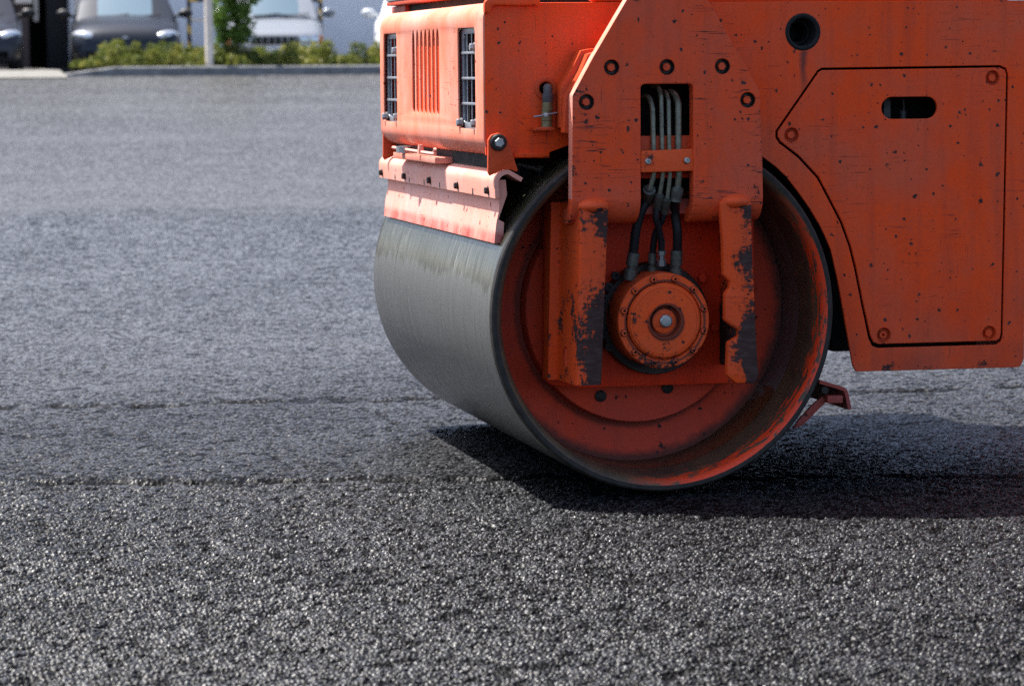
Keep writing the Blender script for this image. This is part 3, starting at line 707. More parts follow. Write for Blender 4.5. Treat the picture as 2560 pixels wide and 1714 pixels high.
for px, py in ((285, 560), (460, 590), (640, 620), (830, 650), (1235, 740)):
    y_, z_ = PX('F', px, py, bl[0][0])
    bm = box(bl[0][0] - .0012, bl[0][0] + .003, y_ - .009, y_ + .009, z_ - .022, z_ + .022, .001); bm_obj('slot', bm, 'motorback', bracket)
xb0 = bl[0][0] + .018; xb1 = -.566; zb1 = P('F', 1640, 1415, Y0)[1]; zt1 = P('F', 1560, 640, Y0)[1]
zmid = P('F', 1680, 1160, Y0)[1]
bp = [(xb0, zt1), (xb0 + .001, zt1 - .10), (xb0 + (xb1 - xb0) * .55, zmid), (xb1, zb1), (xb1 + .030, zb1 - .0), (xb1 + .034, zmid), (xb1 + .015, zmid + .01), (xb0 + .028, zt1 - .05), (xb0 + .024, zt1)]
bm = sweep_y(bp, Y0 + .025, PX('F', 146, 1060, xb1)[0])
bm_obj('scraper_blade', bm, 'scraper', roller, smooth=25)
for yc in (Y0 + .018, 1.90):
    ear = [P('F', *q, .075) for q in ((1445, 575), (1425, 540), (1428, 150), (1462, 92), (1555, 66), (1640, 110), (1668, 190), (1782, 535), (1700, 500), (1600, 500), (1520, 540))]
    sh = XF - .006 - min(p[0] for p in ear) if False else 0
    bm = plate_xz(rounded(ear, [0, .004, .01, .012, .012, .012, .01, .004, 0, 0, 0], 4), [], yc - .008, yc + .008, .002)
    e_ = bm_obj('scraper_ear', bm, 'ear', roller)
    x, z = P('F', 1552, 178, .06)
    bm = lathe([(.028, .002), (.028, -.008), (.024, -.012), (.018, -.012), (0, -.010)], 'y', (x, yc - .008, z), 28)
    for f in bm.faces: f.material_index = 1
    join(bm, hexbolt((x, yc - .018, z), .0165, .018, rot=.3, washer=False)); bm_obj('bolt', bm, ['steel', 'motorback'], e_)
# spray rod seen in the dark gap
pts = [P3('A', 960, 1005, .30), P3('A', 1090, 1035, .30)]
bm = tube(pts, .0075, 12); join(bm, tube([P3('A', 1085, 1034, .30), P3('A', 1145, 1048, .30)], .016, 16)); bm_obj('spray_bar', bm, 'rod', roller)

# ---- drain valve on the side panel
bm = lathe([(.0225, .002), (.0225, -.004), (.027, -.008), (.035, -.008), (.0395, -.003), (.0395, .002)], 'y', (val[0], YB, val[1]), 36); 
vring = bm_obj('valve_ring', bm, 'ear', roller)
yv = YB - .025
def vz(py): return P('I', 350, py, yv)[1]
vx = P('I', 350, 400, yv)[0]
bm = lathe([(0, vz(212)), (.008, vz(216)), (.0135, vz(245)), (.0150, vz(290)), (.0150, vz(385)), (.0190, vz(387)), (.0190, vz(520)), (.0175, vz(532)), (.0175, vz(540))], 'z', (vx, yv, 0), 20)
join(bm, tube([(vx, yv, vz(300)), (vx + .002, YB + .04, vz(300))], .009, 12)); valve = bm_obj('drain_valve', bm, 'greyplastic', roller)
bm = lathe([(.0180, vz(540)), (.0180, vz(640)), (.0205, vz(650)), (.0205, vz(690)), (0, vz(690))], 'z', (vx - .002, yv, 0), 18); bm_obj('union_nut', bm, 'brass', valve)
bm = lathe([(0, vz(688)), (.0165, vz(690)), (.0190, vz(760)), (.0190, vz(860)), (.0175, vz(870)), (.0195, vz(990)), (0, vz(990))], 'z', (vx - .004, yv, 0), 18); bm_obj('valve_body', bm, 'brass', valve)
bm = tube([P3('I', 100, 800, yv - .018), P3('I', 250, 780, yv - .02)], .0032, 8); join(bm, tube([P3('I', 250, 770, yv - .02), P3('I', 520, 728, yv - .016)], .0030, 8)); join(bm, lathe([(.008, .0), (.008, -.008), (0, -.009)], 'y', P3('I', 310, 770, yv - .014), 12))
bm_obj('valve_lever', bm, 'steel', valve)
x0, z0 = P('I', 95, 1045, YB - .03); x1, z1 = P('I', 430, 985, YB - .03)
bm = box(x0, x1, YB - .055, YB - .001, z0, z1 + .001, .002); bm_obj('valve_shelf', bm, 'ear', roller)
bm = box(*(P('A', 945, 960, YB)[0], P('A', 1155, 960, YB)[0]), YB - .012, YB - .001, P('A', 1000, 965, YB)[1], P('A', 1000, 935, YB)[1], .003); bm_obj('lower_trim', bm, 'side', roller)

# ---- rear scraper of this drum
YR = .10
arm = [P('H', *q, YR) for q in ((60, 1370), (170, 1190), (500, 830), (740, 620), (860, 690), (700, 850), (420, 1130), (250, 1290))]
bm = plate_xz(arm, [], YR, YR + .015, .002); rs = bm_obj('rear_scraper', bm, 'maroon', roller)
lp = [P('H', *q, YR) for q in ((640, 180), (1150, 330), (1270, 385), (1330, 500), (1410, 885))]
bm = sweep_y(thicken([(p.x, p.y) for p in smooth_path([(a, b, 0) for a, b in lp], 4)], .012), YR - .02, 1.95); bm_obj('angle_bar', bm, 'maroon', rs)
bm = box(*sorted((P('H', 800, 550, YR)[0], P('H', 1180, 550, YR)[0])), YR - .03, YR + .04, *sorted((P('H', 900, 740, YR)[1], P('H', 900, 560, YR)[1])), .004); bm_obj('end_block', bm, 'maroon', rs)
x, z = P('H', 740, 420, YR); bm = lathe([(.013, .002), (.013, -.02), (0, -.02)], 'y', (x, YR - .01, z), 12); bm_obj('bolt', bm, 'motorback', rs)
x, z = P('Z', 930, 1600, .5)

# ---- joint and rear module, beyond the right edge of the picture
bm = box(bodyR, 2.45, .85, 1.25, .55, .85, .03); bm_obj('articulation_joint', bm, 'dark', roller)
bm = plate_xz(rounded([(2.45, .45), (2.45, 1.75), (4.3, 1.75), (4.45, 1.2), (4.4, 1.0), (3.95, 1.22), (3.1, 1.22), (2.75, .6), (2.7, .45)], .06), [], .12, 1.92, .01)
bm_obj('rear_body', bm, 'side', roller)
rd = drum.copy(); col.objects.link(rd); rd.parent = roller; rd.location = (3.55, 0, 0)
for ch in drum.children:
    c_ = ch.copy(); col.objects.link(c_); c_.parent = rd
bm = plate_xz(rounded([(3.25, 1.5), (3.85, 1.5), (3.85, .4), (3.25, .4)], .05), [], .10, .16, .005); bm_obj('fork_plate', bm, 'fork', roller)

# ================================================================== GROUND
KY = 33.0; KZ = 1.41; PZ = 1.535
def gz(y):
    y = np.asarray(y, float); s = KZ / (KY - 8.0)
    return np.where(y < 5, 0, np.where(y < 11, s * (y - 5) ** 2 / 12, s * (y - 8)))
# wide sheet to the horizon
ys = [-300, -60, -20, -8, 0, 5] + [5 + i * .75 for i in range(1, 9)] + [15, 20, 25, 30, KY, KY + .02, 60, 300]
xs = [-300, -80, -30, -10, 0, 10, 30, 80, 300]
bm = bmesh.new(); G_ = []
for y in ys:
    z = float(gz(min(y, KY))) - .040
    if y > KY: z = KZ - .09
    G_.append([bm.verts.new((x, y, z)) for x in xs])
for a, b in zip(G_, G_[1:]):
    for i in range(len(xs) - 1): bm.faces.new((a[i], a[i + 1], b[i + 1], b[i]))
k = N('old_asphalt'); n = k.noise(60, 5); n2 = k.noise(.7, 3); gv = k.vor(75); gt = k.mr(gv.outputs['Distance'], .15, .6, 1, 0)
gy = k.mr(k.math('ADD', k.sep(k.tc())[1], k.math('MULTIPLY', n2, 1.6)), 3., 9.5)
gc = k.mix(gy, k.mix(gt, (.002, .002, .003), (.026, .0275, .031)), k.mix(gt, (.03, .03, .032), (.085, .086, .088)))
k.set(color=gc, rough=.55, spec=.25, normal=k.bump(k.math('ADD', gt, k.math('MULTIPLY', n, .4)), 1., .008)); M['oldasphalt'] = k.m
tag(bm_obj('ground', bm, 'oldasphalt', smooth=60), 'grey asphalt yard surrounding the freshly paved lane', 'ground', kind='structure')

# detailed lane: every stone is real relief; mesh gets coarser with distance
NX = 1120
def row_ys():
    y = -3.9; out = []
    while y < KY + .01:
        out.append(y); d = y + 9.0
        y += .0042 * (d / 9.0) ** 1.55 if y > -9 else .005
    out.append(KY + .02); return np.array(out)
Yr = row_ys(); NR = len(Yr)
dist = Yr + 8.97
cl_ = CAM[0] + .2365 * dist; hw = .1905 * dist * 1.0
xl_ = cl_ - hw - .65 - .015 * dist; xr_ = cl_ + hw + .65 + .015 * dist
T = np.linspace(0, 1, NX)
X = xl_[:, None] * (1 - T) + xr_[:, None] * T
Y = np.repeat(Yr[:, None], NX, 1)
spx = ((xr_ - xl_) / NX)[:, None]
X = X + (rng.random(X.shape) - .5) * spx * .5
Y = Y + (rng.random(X.shape) - .5) * np.gradient(Yr)[:, None] * .5
def vnoise(x, y, s, seed):
    gx = x / s; gy = y / s; ix = np.floor(gx).astype(np.int64); iy = np.floor(gy).astype(np.int64); fx = gx - ix; fy = gy - iy
    fx = fx * fx * (3 - 2 * fx); fy = fy * fy * (3 - 2 * fy)
    def h(a, b):
        v = (a * 374761393 + b * 668265263 + seed * 1442695041) & 0xffffffff; v = ((v ^ (v >> 13)) * 1274126177) & 0xffffffff
        return ((v ^ (v >> 16)) & 0xffff) / 65535.0
    return (h(ix, iy) * (1 - fx) + h(ix + 1, iy) * fx) * (1 - fy) + (h(ix, iy + 1) * (1 - fx) + h(ix + 1, iy + 1) * fx) * fy
def hsh(a, b, seed):
    v = (a * 374761393 + b * 668265263 + seed * 1442695041) & 0xffffffff; v = ((v ^ (v >> 13)) * 1274126177) & 0xffffffff
    return (((v ^ (v >> 16)) & 0xffff) / 65535.0).astype(np.float32)
def stones(x, y, cell, seed):
    gx = x / cell; gy = y / cell; ix = np.floor(gx).astype(np.int64); iy = np.floor(gy).astype(np.int64)
    F1 = np.full(x.shape, 9., np.float32); F2 = F1.copy(); dxb = np.zeros_like(F1); dyb = np.zeros_like(F1); ida = np.zeros(x.shape, np.int64); idb = ida.copy()
    for a in (-1, 0, 1):
        for b in (-1, 0, 1):
            ax = ix + a; by = iy + b
            dx = (gx - (ax + .1 + .8 * hsh(ax, by, seed))).astype(np.float32); dy = (gy - (by + .1 + .8 * hsh(ax, by, seed + 1))).astype(np.float32)
            d = np.sqrt(dx * dx + dy * dy); m_ = d < F1
            F2 = np.where(m_, F1, np.minimum(F2, d)); F1 = np.where(m_, d, F1)
            dxb = np.where(m_, dx, dxb); dyb = np.where(m_, dy, dyb); ida = np.where(m_, ax, ida); idb = np.where(m_, by, idb)
    return F1, F2, dxb, dyb, ida, idb
F1, F2, dx, dy, ia, ib = stones(X, Y, .0130, 3)
r1 = hsh(ia, ib, 21); r2 = hsh(ia, ib, 22); r3 = hsh(ia, ib, 23); r4 = hsh(ia, ib, 24)
edge = np.clip((F2 - F1) / .38, 0, 1); edge = edge * edge * (3 - 2 * edge)
present = (r4 > .13)
hgt = edge * (.35 + .65 * r1) * present + (r2 - .5) * dx * 1.0 * edge + (r3 - .5) * dy * 1.0 * edge
fine = vnoise(X, Y, .004, 5) + .5 * vnoise(X, Y, .0021, 6)
# seam lines of the paving passes, nearly parallel to the lane
wob = .05 * (vnoise(X, Y * 0, .35, 31) - .5) + .03 * (vnoise(X, Y * 0, .09, 32) - .5)
s1 = Y - (.44 - .255 * X) - wob; s2 = Y - (2.97 - .118 * X) - wob * 1.4
rough_ = .72 + .28 / (1 + np.exp(s1 / .02))            # not yet rolled on the near side of the first seam
amp = .0088 * rough_
amp = amp * np.clip(1.5 - dist[:, None] / 15.5, .2, 1)
pit = np.clip((vnoise(X, Y * 1.6, .024, 51) * .6 + vnoise(X, Y * 1.5, .045, 52) * .6 - .66) / .2, 0, 1)
H = hgt * amp + fine * .0010 - pit * .0045 * (.6 + .4 * rough_)
cr1 = np.exp(-(s1 / (.030 + .04 * vnoise(X, Y * 0, .11, 44))) ** 2) * np.clip((vnoise(X, Y, .06, 41) - .22) * 2.4, 0, 1); cr2 = np.exp(-(s2 / (.040 + .05 * vnoise(X, Y * 0, .13, 45))) ** 2) * np.clip((vnoise(X, Y, .08, 42) - .22) * 2.4, 0, 1)
H += -.018 * cr1 - .018 * cr2
fade = np.clip((-.45 - X) / .5, 0, 1); rag = .5 * vnoise(X, Y * 0, .16, 71) + .5 * vnoise(X, Y, .05, 72); H += -.011 * fade * (.15 + 1.2 * rag) / (1 + np.exp(np.clip(s1 / .012, -40, 40))) + .004 * (.1 + 1.3 * rag) / (1 + np.exp(np.clip(-s2 / .016, -40, 40)))
H += .006 * (vnoise(X, Y, .9, 8) - .5) + .004 * (vnoise(X, Y, .22, 9) - .5)
H -= .012
# pressed flat right under and behind the drum line
Z = gz(Y) + H - .004
Z = np.where((np.abs(X) < .12) & (Y > -.01) & (Y < W + .01), np.minimum(Z, -.0005), Z)
tone = (.25 + .75 * r2 ** 1.5) * edge * present * (1 - .85 * pit) * (1 - cr1) * (1 - cr2) * (.85 + .25 * vnoise(X, Y, 1.3, 61)) * (.85 + .3 * vnoise(X, Y, .3, 62))
tone = tone * (.9 + .1 * vnoise(X, Y, .004, 77))
co = np.stack([X, Y, Z], -1).reshape(-1, 3).astype(np.float32)
me = bpy.data.meshes.new('road'); nv = len(co); nf = (NR - 1) * (NX - 1)
I = np.arange(nv, dtype=np.int32).reshape(NR, NX)
quads = np.stack([I[:-1, :-1], I[:-1, 1:], I[1:, 1:], I[1:, :-1]], -1).reshape(-1)
me.vertices.add(nv); me.vertices.foreach_set('co', co.ravel())
me.loops.add(nf * 4); me.loops.foreach_set('vertex_index', quads)
me.polygons.add(nf); me.polygons.foreach_set('loop_start', np.arange(0, nf * 4, 4, dtype=np.int32)); 
me.polygons.foreach_set('use_smooth', np.ones(nf, bool))
me.update(calc_edges=True)
at = me.attributes.new('tone', 'FLOAT', 'POINT'); at.data.foreach_set('value', tone.ravel().astype(np.float32))
del X, Y, Z, H, F1, F2, dx, dy, ia, ib, fine
k = N('fresh_asphalt')
a = k.n('ShaderNodeAttribute', attribute_name='tone'); t = a.outputs['Fac']
pos = k.tc(); yy = k.sep(pos)[1]
fresh = k.mix(k.mr(t, .15, .95), (.0012, .0013, .0017), (.028, .0300, .0355))
nn = k.noise(230, 2); fresh = k.mix(k.math('MULTIPLY', k.mr(nn, .60, .75, 0, .40), t), fresh, (.085, .086, .09))
dust = k.mix(k.mr(t, .06, .55), (.040, .040, .040), (.100, .099, .097))
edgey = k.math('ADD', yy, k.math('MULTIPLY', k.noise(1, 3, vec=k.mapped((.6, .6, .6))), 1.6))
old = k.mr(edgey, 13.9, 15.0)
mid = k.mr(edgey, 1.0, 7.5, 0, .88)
c = k.mix(mid, fresh, k.mix(k.mr(t, .06, .55), (.014, .0145, .0165), (.122, .124, .130)))  # rolled asphalt, paler with distance; grazing sky reflection is put into this colour
band = k.mr(k.noise(1, 3, vec=k.mapped((.12, 1.1, 1))), .45, .62, 0, .45); dust = k.mix(band, dust, (.088, .089, .091)); c = k.mix(k.math('MULTIPLY', old, .8), c, dust)
c = k.mix(k.math('MULTIPLY', k.mr(t, .0, .12, .8, 0), k.mr(yy, 1.5, 8., 1, .2)), c, (.003, .003, .003))
k.set(color=c, rough=k.mr(k.noise(300, 2), .3, .7, .29, .55), spec=k.mr(t, .1, .5, .05, .30), normal=k.bump(k.noise(420, 2), .35, .0012))
M['asphalt'] = k.m
tag(link('road', me, 'asphalt', smooth=0), 'coarse fresh black asphalt lane under the roller', 'road', kind='structure')

# kerb, ramped down at the driveway
def gp(c, px, py, y): return P3(c, px, py, y)
xk0 = P('J', 790, 880, KY)[0]; xk1 = P('J', 1420, 880, KY)[0]
bm = bmesh.new(); rows = []
def kh(x): 
    t = min(1, max(0, (x - xk0) / (xk1 - xk0))); return .03 + (PZ - KZ - .03) * t
xs_ = [xk0 + i * (xk1 - xk0) / 6 for i in range(7)] + [xk1 + i for i in range(1, 14)]
for x in xs_:
    h = kh(x); pr_ = [(KY, KZ - .06), (KY + .012, KZ + h - .02), (KY + .03, KZ + h), (KY + .15, KZ + h + .003), (KY + .15, KZ - .06)]
    rows.append([bm.verts.new((x, y, z)) for y, z in pr_])
for a, b in zip(rows, rows[1:]):
    for i in range(4): bm.faces.new((a[i], a[i + 1], b[i + 1], b[i]))
M['kerb'] = plain('kerb_stone', (.22, .22, .22), .8, var=.5, scale=6)
tag(bm_obj('kerb', bm, 'kerb', smooth=30), 'grey stone kerb at the far edge of the asphalt in front of the planted strip', 'kerb', kind='structure')
# concrete driveway apron at the left
bm = bmesh.new(); rows = []
for y, z in ((KY - .55, float(gz(KY - .55)) + .006), (KY - .2, KZ + .010), (KY + .02, KZ + .018), (KY + .9, KZ + .085), (KY + 9, PZ + .01)):
    rows.append([bm.verts.new((x, y, z)) for x in (-14, xk0 - .5, xk0 + .0)])
for a, b in zip(rows, rows[1:]):
    for i in range(2): bm.faces.new((a[i], a[i + 1], b[i + 1], b[i]))
M['concrete'] = plain('pale_concrete', (.175, .168, .15), .85, var=.25, scale=4)
tag(bm_obj('driveway', bm, 'concrete'), 'pale concrete driveway apron crossing the kerb at the left', 'driveway', kind='structure')
# soil strip and car park behind it
bm = bmesh.new()
for (x0, x1, y0, y1, z) in ((xk0, 30, KY + .15, KY + 1.9, PZ - .01), (xk0, 40, KY + 1.9, 46, PZ - .10)):
    v = [bm.verts.new(q) for q in ((x0, y0, z), (x1, y0, z), (x1, y1, z), (x0, y1, z))]; bm.faces.new(v)
M['soil'] = plain('soil_and_paving', (.09, .075, .055), .9)
tag(bm_obj('car_park', bm, 'soil'), 'dark ground of the planted strip and parking bays behind the kerb', 'car park', kind='structure')

# ================================================================== FOLIAGE
def leafmat(name, c1, c2, c3):
    k = N(name); o = k.n('ShaderNodeObjectInfo')
    at = k.n('ShaderNodeAttribute', attribute_name='shade'); f = at.outputs['Fac']
    c = k.mix(k.mr(f, 0, .5), c1, c2); c = k.mix(k.mr(f, .5, 1), c, c3)
    k.set(color=c, rough=.5, spec=.3)
    tr = k.n('ShaderNodeBsdfTranslucent'); k.l(c, tr.inputs[0]); mx = k.n('ShaderNodeMixShader'); mx.inputs[0].default_value = .35
    k.l(k.b.outputs[0], mx.inputs[1]); k.l(tr.outputs[0], mx.inputs[2]); k.l(mx.outputs[0], k.out.inputs[0])
    return k.m
M['leaf'] = leafmat('shrub_leaves', (.07, .10, .018), (.17, .19, .035), (.34, .31, .07))
M['treeleaf'] = leafmat('tree_leaves', (.07, .13, .025), (.14, .24, .04), (.30, .38, .09))
M['bark'] = plain('bark', (.09, .07, .05), .9)
def leaves(name, centers, size, mat, shade, parent=None, aspect=.45, upright=0.):
    """centers (n,3); each a two-triangle leaf with its own direction"""
    n = len(centers); d = rng.normal(size=(n, 3)); d[:, 2] = np.abs(d[:, 2]) * (.6 + upright); d /= np.linalg.norm(d, axis=1)[:, None]
    s = np.cross(d, rng.normal(size=(n, 3))); s /= np.linalg.norm(s, axis=1)[:, None]
    L = (size * (.6 + .8 * rng.random(n)))[:, None]
    c = np.asarray(centers); pts = np.stack([c - d * L * .5, c + s * L * aspect * .5, c + d * L * .5, c - s * L * aspect * .5], 1).reshape(-1, 3)
    me = bpy.data.meshes.new(name); me.vertices.add(n * 4); me.vertices.foreach_set('co', pts.astype(np.float32).ravel())
    me.loops.add(n * 4); me.loops.foreach_set('vertex_index', np.arange(n * 4, dtype=np.int32)); me.polygons.add(n)
    me.polygons.foreach_set('loop_start', np.arange(0, n * 4, 4, dtype=np.int32)); me.update(calc_edges=True)
    a = me.attributes.new('shade', 'FLOAT', 'POINT'); a.data.foreach_set('value', np.repeat(shade, 4).astype(np.float32))
    return link(name, me, mat, parent, smooth=0)
# shrub strip: clumps of stems and leaves, uneven height
C_ = []; S_ = []
xs0 = P('J', 1000, 800, KY + .7)[0]
for i in range(330):
    x = xs0 + (12 - xs0) * rng.random(); y = KY + .25 + 1.45 * rng.random()
    hmax = (.11 + .23 * rng.random() ** 1.4) * (.8 + .5 * vnoise(np.array([x]), np.array([0.]), .7, 5)[0])
    if x < xs0 + .25: hmax *= .45
    rr = .11 + .12 * rng.random(); n = 120
    t = rng.random(n) ** .7; a = rng.random(n) * 2 * PI; r = rr * np.sqrt(rng.random(n)) * (1 - .55 * t)
    C_.append(np.stack([x + r * np.cos(a), y + r * np.sin(a), PZ + t * hmax], 1)); S_.append(np.clip(rng.random() * .75 + .5 * (rng.random(n) - .4), 0, 1))
o = leaves('ground_cover', np.concatenate(C_), .085, 'leaf', np.concatenate(S_), upright=1.6, aspect=.3)
tag(o, 'yellow green ground cover shrubs in the strip behind the kerb', 'ground cover', kind='stuff')
# young tree
ty = KY + .9; tx = P('K', 640, 700, ty)[0]
tree = empty('young_tree', (tx, ty, PZ)); tag(tree, 'small young tree with dense dark green foliage in front of the silver car', 'tree')
tp = [Vector((0, 0, -.02)), Vector((-.01, 0, .25)), Vector((-.03, .0, .6)), Vector((-.04, .02, 1.1)), Vector((-.02, .0, 1.9))]
bm = tube(smooth_path(tp, 4), [.042 - .032 * i / 16 for i in range(17)], 10)
for i in range(14):
    z0 = .45 + 1.3 * i / 14; a = i * 2.4; L = .38 * (1 - .3 * i / 14)
    join(bm, tube([(-.03, 0, z0), (-.03 + .5 * L * math.cos(a), .5 * L * math.sin(a), z0 + .12), (-.03 + L * math.cos(a), L * math.sin(a), z0 + .3)], [.012, .008, .004], 6))
bm_obj('trunk', bm, 'bark', tree)
C_ = []; S_ = []
for i in range(95):
    t = rng.random(); z = .38 + 1.55 * t; prof_r = .34 * math.sin(PI * min(1, .16 + .84 * t)) ** .6 + .02
    a = rng.random() * 2 * PI; r = prof_r * math.sqrt(rng.random()); n = 60
    c0 = np.array([-.05 + r * math.cos(a), r * math.sin(a), z]); C_.append(c0 + rng.normal(size=(n, 3)) * .055); S_.append(np.clip(rng.random() * .7 + .4 * (rng.random(n) - .4), 0, 1))
leaves('crown', np.concatenate(C_), .075, 'treeleaf', np.concatenate(S_), tree, aspect=.6)

# ================================================================== CARS
k = N('window_glass'); k.set(color=(.11, .16, .20), rough=.12, spec=.16); M['glass'] = k.m
k = N('tyre'); k.set(color=(.018, .018, .018), rough=.8); M['tyre'] = k.m
M['alloy'] = plain('alloy_rim', (.5, .5, .52), .3, .7)
M['trim'] = plain('black_trim', (.014, .014, .015), .5)
k = N('headlamp_glass'); k.set(color=(.62, .64, .66), rough=.08, metal=.6, coat=1.); M['lampglass'] = k.m
k = N('amber_lens'); k.set(color=(.55, .16, .02), rough=.2); M['amber'] = k.m
k = N('plate_white'); k.set(color=(.6, .6, .58), rough=.5); M['plate'] = k.m
def carpaint(name, c, metal=.4):
    k = N(name); n = k.noise(500, 2); k.set(color=k.mix(k.mr(n, .3, .7), c, tuple(x * .85 for x in c)), rough=.28, metal=metal, spec=.2, coat=.06, coatr=.08); return k.m
M['car_dark'] = carpaint('graphite_car_paint', (.028, .033, .043)); M['car_silver'] = carpaint('silver_car_paint', (.22, .24, .27), .2)
M['car_white'] = carpaint('white_car_paint', (.66, .67, .68), .0); M['car_black'] = carpaint('anthracite_car_paint', (.035, .036, .045), .3)
def loft(sections, mat=0, cap=True):
    bm = bmesh.new(); rows = [[bm.verts.new(p) for p in s] for s in sections]; n = len(sections[0])
    for a, b in zip(rows, rows[1:]):
        for i in range(n): bm.faces.new((a[i], a[(i + 1) % n], b[(i + 1) % n], b[i]))
    if cap: bm.faces.new(rows[0]); bm.faces.new(rows[-1])
    return bm
def section(y, w, zb, zt, crown, tuck=.95):
    half = [(0, zt + crown), (.45 * w, zt + crown * .85), (.78 * w, zt + crown * .3), (.93 * w, zt - .03), (.99 * w, zt - .10), (w, zt - .22), (w * .995, (zb + zt) / 2), (w * tuck, zb + .06), (w * .86, zb), (0, zb)]
    pts = [(x, y, z) for x, z in half] + [(-x, y, z) for x, z in reversed(half[1:-1])]
    return pts
def car(name, label, loc, paintkey, style, group='cars parked behind the planted strip', rz=0, W2=.86):
    rz = -math.atan2(loc[0] - CAM[0], loc[1] - CAM[1]); root = empty(name, loc, rz); tag(root, label, 'car', group)
    boxy = style == 'saloon'
    hood = .92 if boxy else .86
    if boxy:
        st = [(0.0, .90, .22, .50, .01), (.05, .97, .18, .60, .015), (.25, 1., .17, .66, .02), (.75, 1., .16, .76, .03), (1.15, 1., .16, .84, .03), (1.45, 1., .16, .89, .02), (3.2, 1., .16, .92, .02), (4.3, .98, .2, .90, .02), (4.45, .93, .25, .80, .01)]
    else:
        st = [(0.0, .72, .24, .46, .02), (.06, .86, .20, .58, .03), (.18, .95, .18, .66, .05), (.45, .99, .17, .74, .07), (1.05, 1., .16, .86, .08), (1.35, 1., .16, .92, .05), (3.0, 1., .16, .96, .02), (3.9, .97, .2, .95, .02), (4.1, .92, .25, .85, .01)]
    bm = loft([section(y, W2 * w, zb, zt, cr) for y, w, zb, zt, cr in st])
    body = bm_obj('body', bm, paintkey, root, smooth=50)
    # cabin
    wb = 1.20 if boxy else 1.02; wt = wb + (.62 if boxy else .85); rt = 2.55 if boxy else 2.9; rb = 3.3 if boxy else 3.85; zb = .86 if not boxy else .87; zt = 1.36 if boxy else 1.45
    def cs(y, w, z0, z1, wtop): 
        h = [(0, z1 + .03), (wtop * .7, z1 + .02), (wtop, z1 - .03), (w, z0), (w, z0 - .1), (0, z0 - .1)]
        return [(x, y, z) for x, z in h] + [(-x, y, z) for x, z in reversed(h[1:-1])]
    w_ = W2 * .92
    bm = loft([cs(wb, w_, zb, zb + .015, w_ * .97), cs((wb + wt) / 2, w_, zb + .02, (zb + zt) / 2, w_ * .90), cs(wt, w_, zb + .03, zt, w_ * .76), cs((wt + rt) / 2, w_, zb + .03, zt + .04, w_ * .76), cs(rt, w_, zb + .03, zt, w_ * .75), cs(rb, w_ * .95, zb, zb + .03, w_ * .9)])
    bm_obj('cabin', bm, paintkey, root, smooth=35)
    # windscreen, proud of the cabin skin
    bm = bmesh.new(); rows = []
    for j in range(7):
        s = .05 + .88 * j / 6; y = wb + (wt - wb) * s; z = zb + .015 + (zt - zb - .015) * s
        ww = (w_ * .97 + (w_ * .76 - w_ * .97) * s) * .90
        rows.append([bm.verts.new((ww * t, y - .030 + .06 * abs(t) ** 2.2, z + .030 - .035 * abs(t) ** 2)) for t in np.linspace(-1, 1, 11)])
    for a, b in zip(rows, rows[1:]):
        for i in range(10): bm.faces.new((a[i], a[i + 1], b[i + 1], b[i]))
    ws = bm_obj('windscreen', bm, 'glass', root)
    for sx in (-.45, .15):
        bm = tube([(sx * W2, wb - .05, zb + .035), (sx * W2 + .45, wb + .03, zb + .085)], .010, 6); bm_obj('wiper', bm, 'trim', root)
    for s in (-1, 1):
        vs = [(s * (w_ + .004), wb + .32, zb + .04), (s * (w_ + .004), rb - .45, zb + .04), (s * (w_ * .79 + .006), rt - .05, zt - .07), (s * (w_ * .79 + .006), wt + .06, zt - .07)]
        bm = bmesh.new(); bm.faces.new([bm.verts.new(q) for q in vs]); bm_obj('side_window', bm, 'glass', root, smooth=0)
        # mirror
        mb = bmesh.new(); bmesh.ops.create_uvsphere(mb, u_segments=16, v_segments=10, radius=1)
        for v in mb.verts: v.co = Vector((s * (W2 + .11) + v.co.x * .115, wb + .36 + v.co.y * .06, zb + .10 + v.co.z * .075))
        join(mb, tube([(s * (W2 - .08), wb + .38, zb + .05), (s * (W2 + .06), wb + .37, zb + .08)], .025, 8))
        bm_obj('mirror', mb, 'trim' if paintkey in ('car_dark', 'car_black') else paintkey, root)
        # headlight
        if boxy:
            for q, xx in enumerate((.80, .58)):
                lb = lathe([(0, -.012), (.07, -.008), (.085, .0), (.09, .05)], 'y', (s * W2 * xx, .0, .50), 20); h = bm_obj('headlight', lb, 'lampglass', root)
            lb = box(*sorted((s * W2 * .90, s * W2 * .99)), .0, .12, .43, .57, .01); bm_obj('indicator', lb, 'amber', root)
        else:
            lb = bmesh.new(); bmesh.ops.create_uvsphere(lb, u_segments=20, v_segments=12, radius=1)
            for v in lb.verts: v.co = Vector((s * W2 * .73 + v.co.x * .21, .17 + v.co.y * .12 + abs(v.co.x) * .05 + s * v.co.x * .09, .575 + v.co.z * .095 + s * v.co.x * .03))
            bm_obj('headlight', lb, 'lampglass', root)
            fl_ = lathe([(0, -.01), (.04, -.006), (.05, .03)], 'y', (s * W2 * .68, .06, .33), 14); bm_obj('fog_lamp', fl_, 'lampglass', root)
        for yy in (.75, 3.35):
            tb = lathe([(.20, -.09), (.29, -.10), (.315, -.07), (.315, .07), (.29, .10), (.20, .09)], 'x', (s * (W2 - .10), yy, .315), 32)
            tb_o = bm_obj('wheel', tb, 'tyre', root)
            rm = lathe([(.0, .085 * s), (.05, .09 * s), (.19, .075 * s), (.205, .095 * s), (.205, -.08 * s)], 'x', (s * (W2 - .10), yy, .315), 24); bm_obj('rim', rm, 'alloy', tb_o)
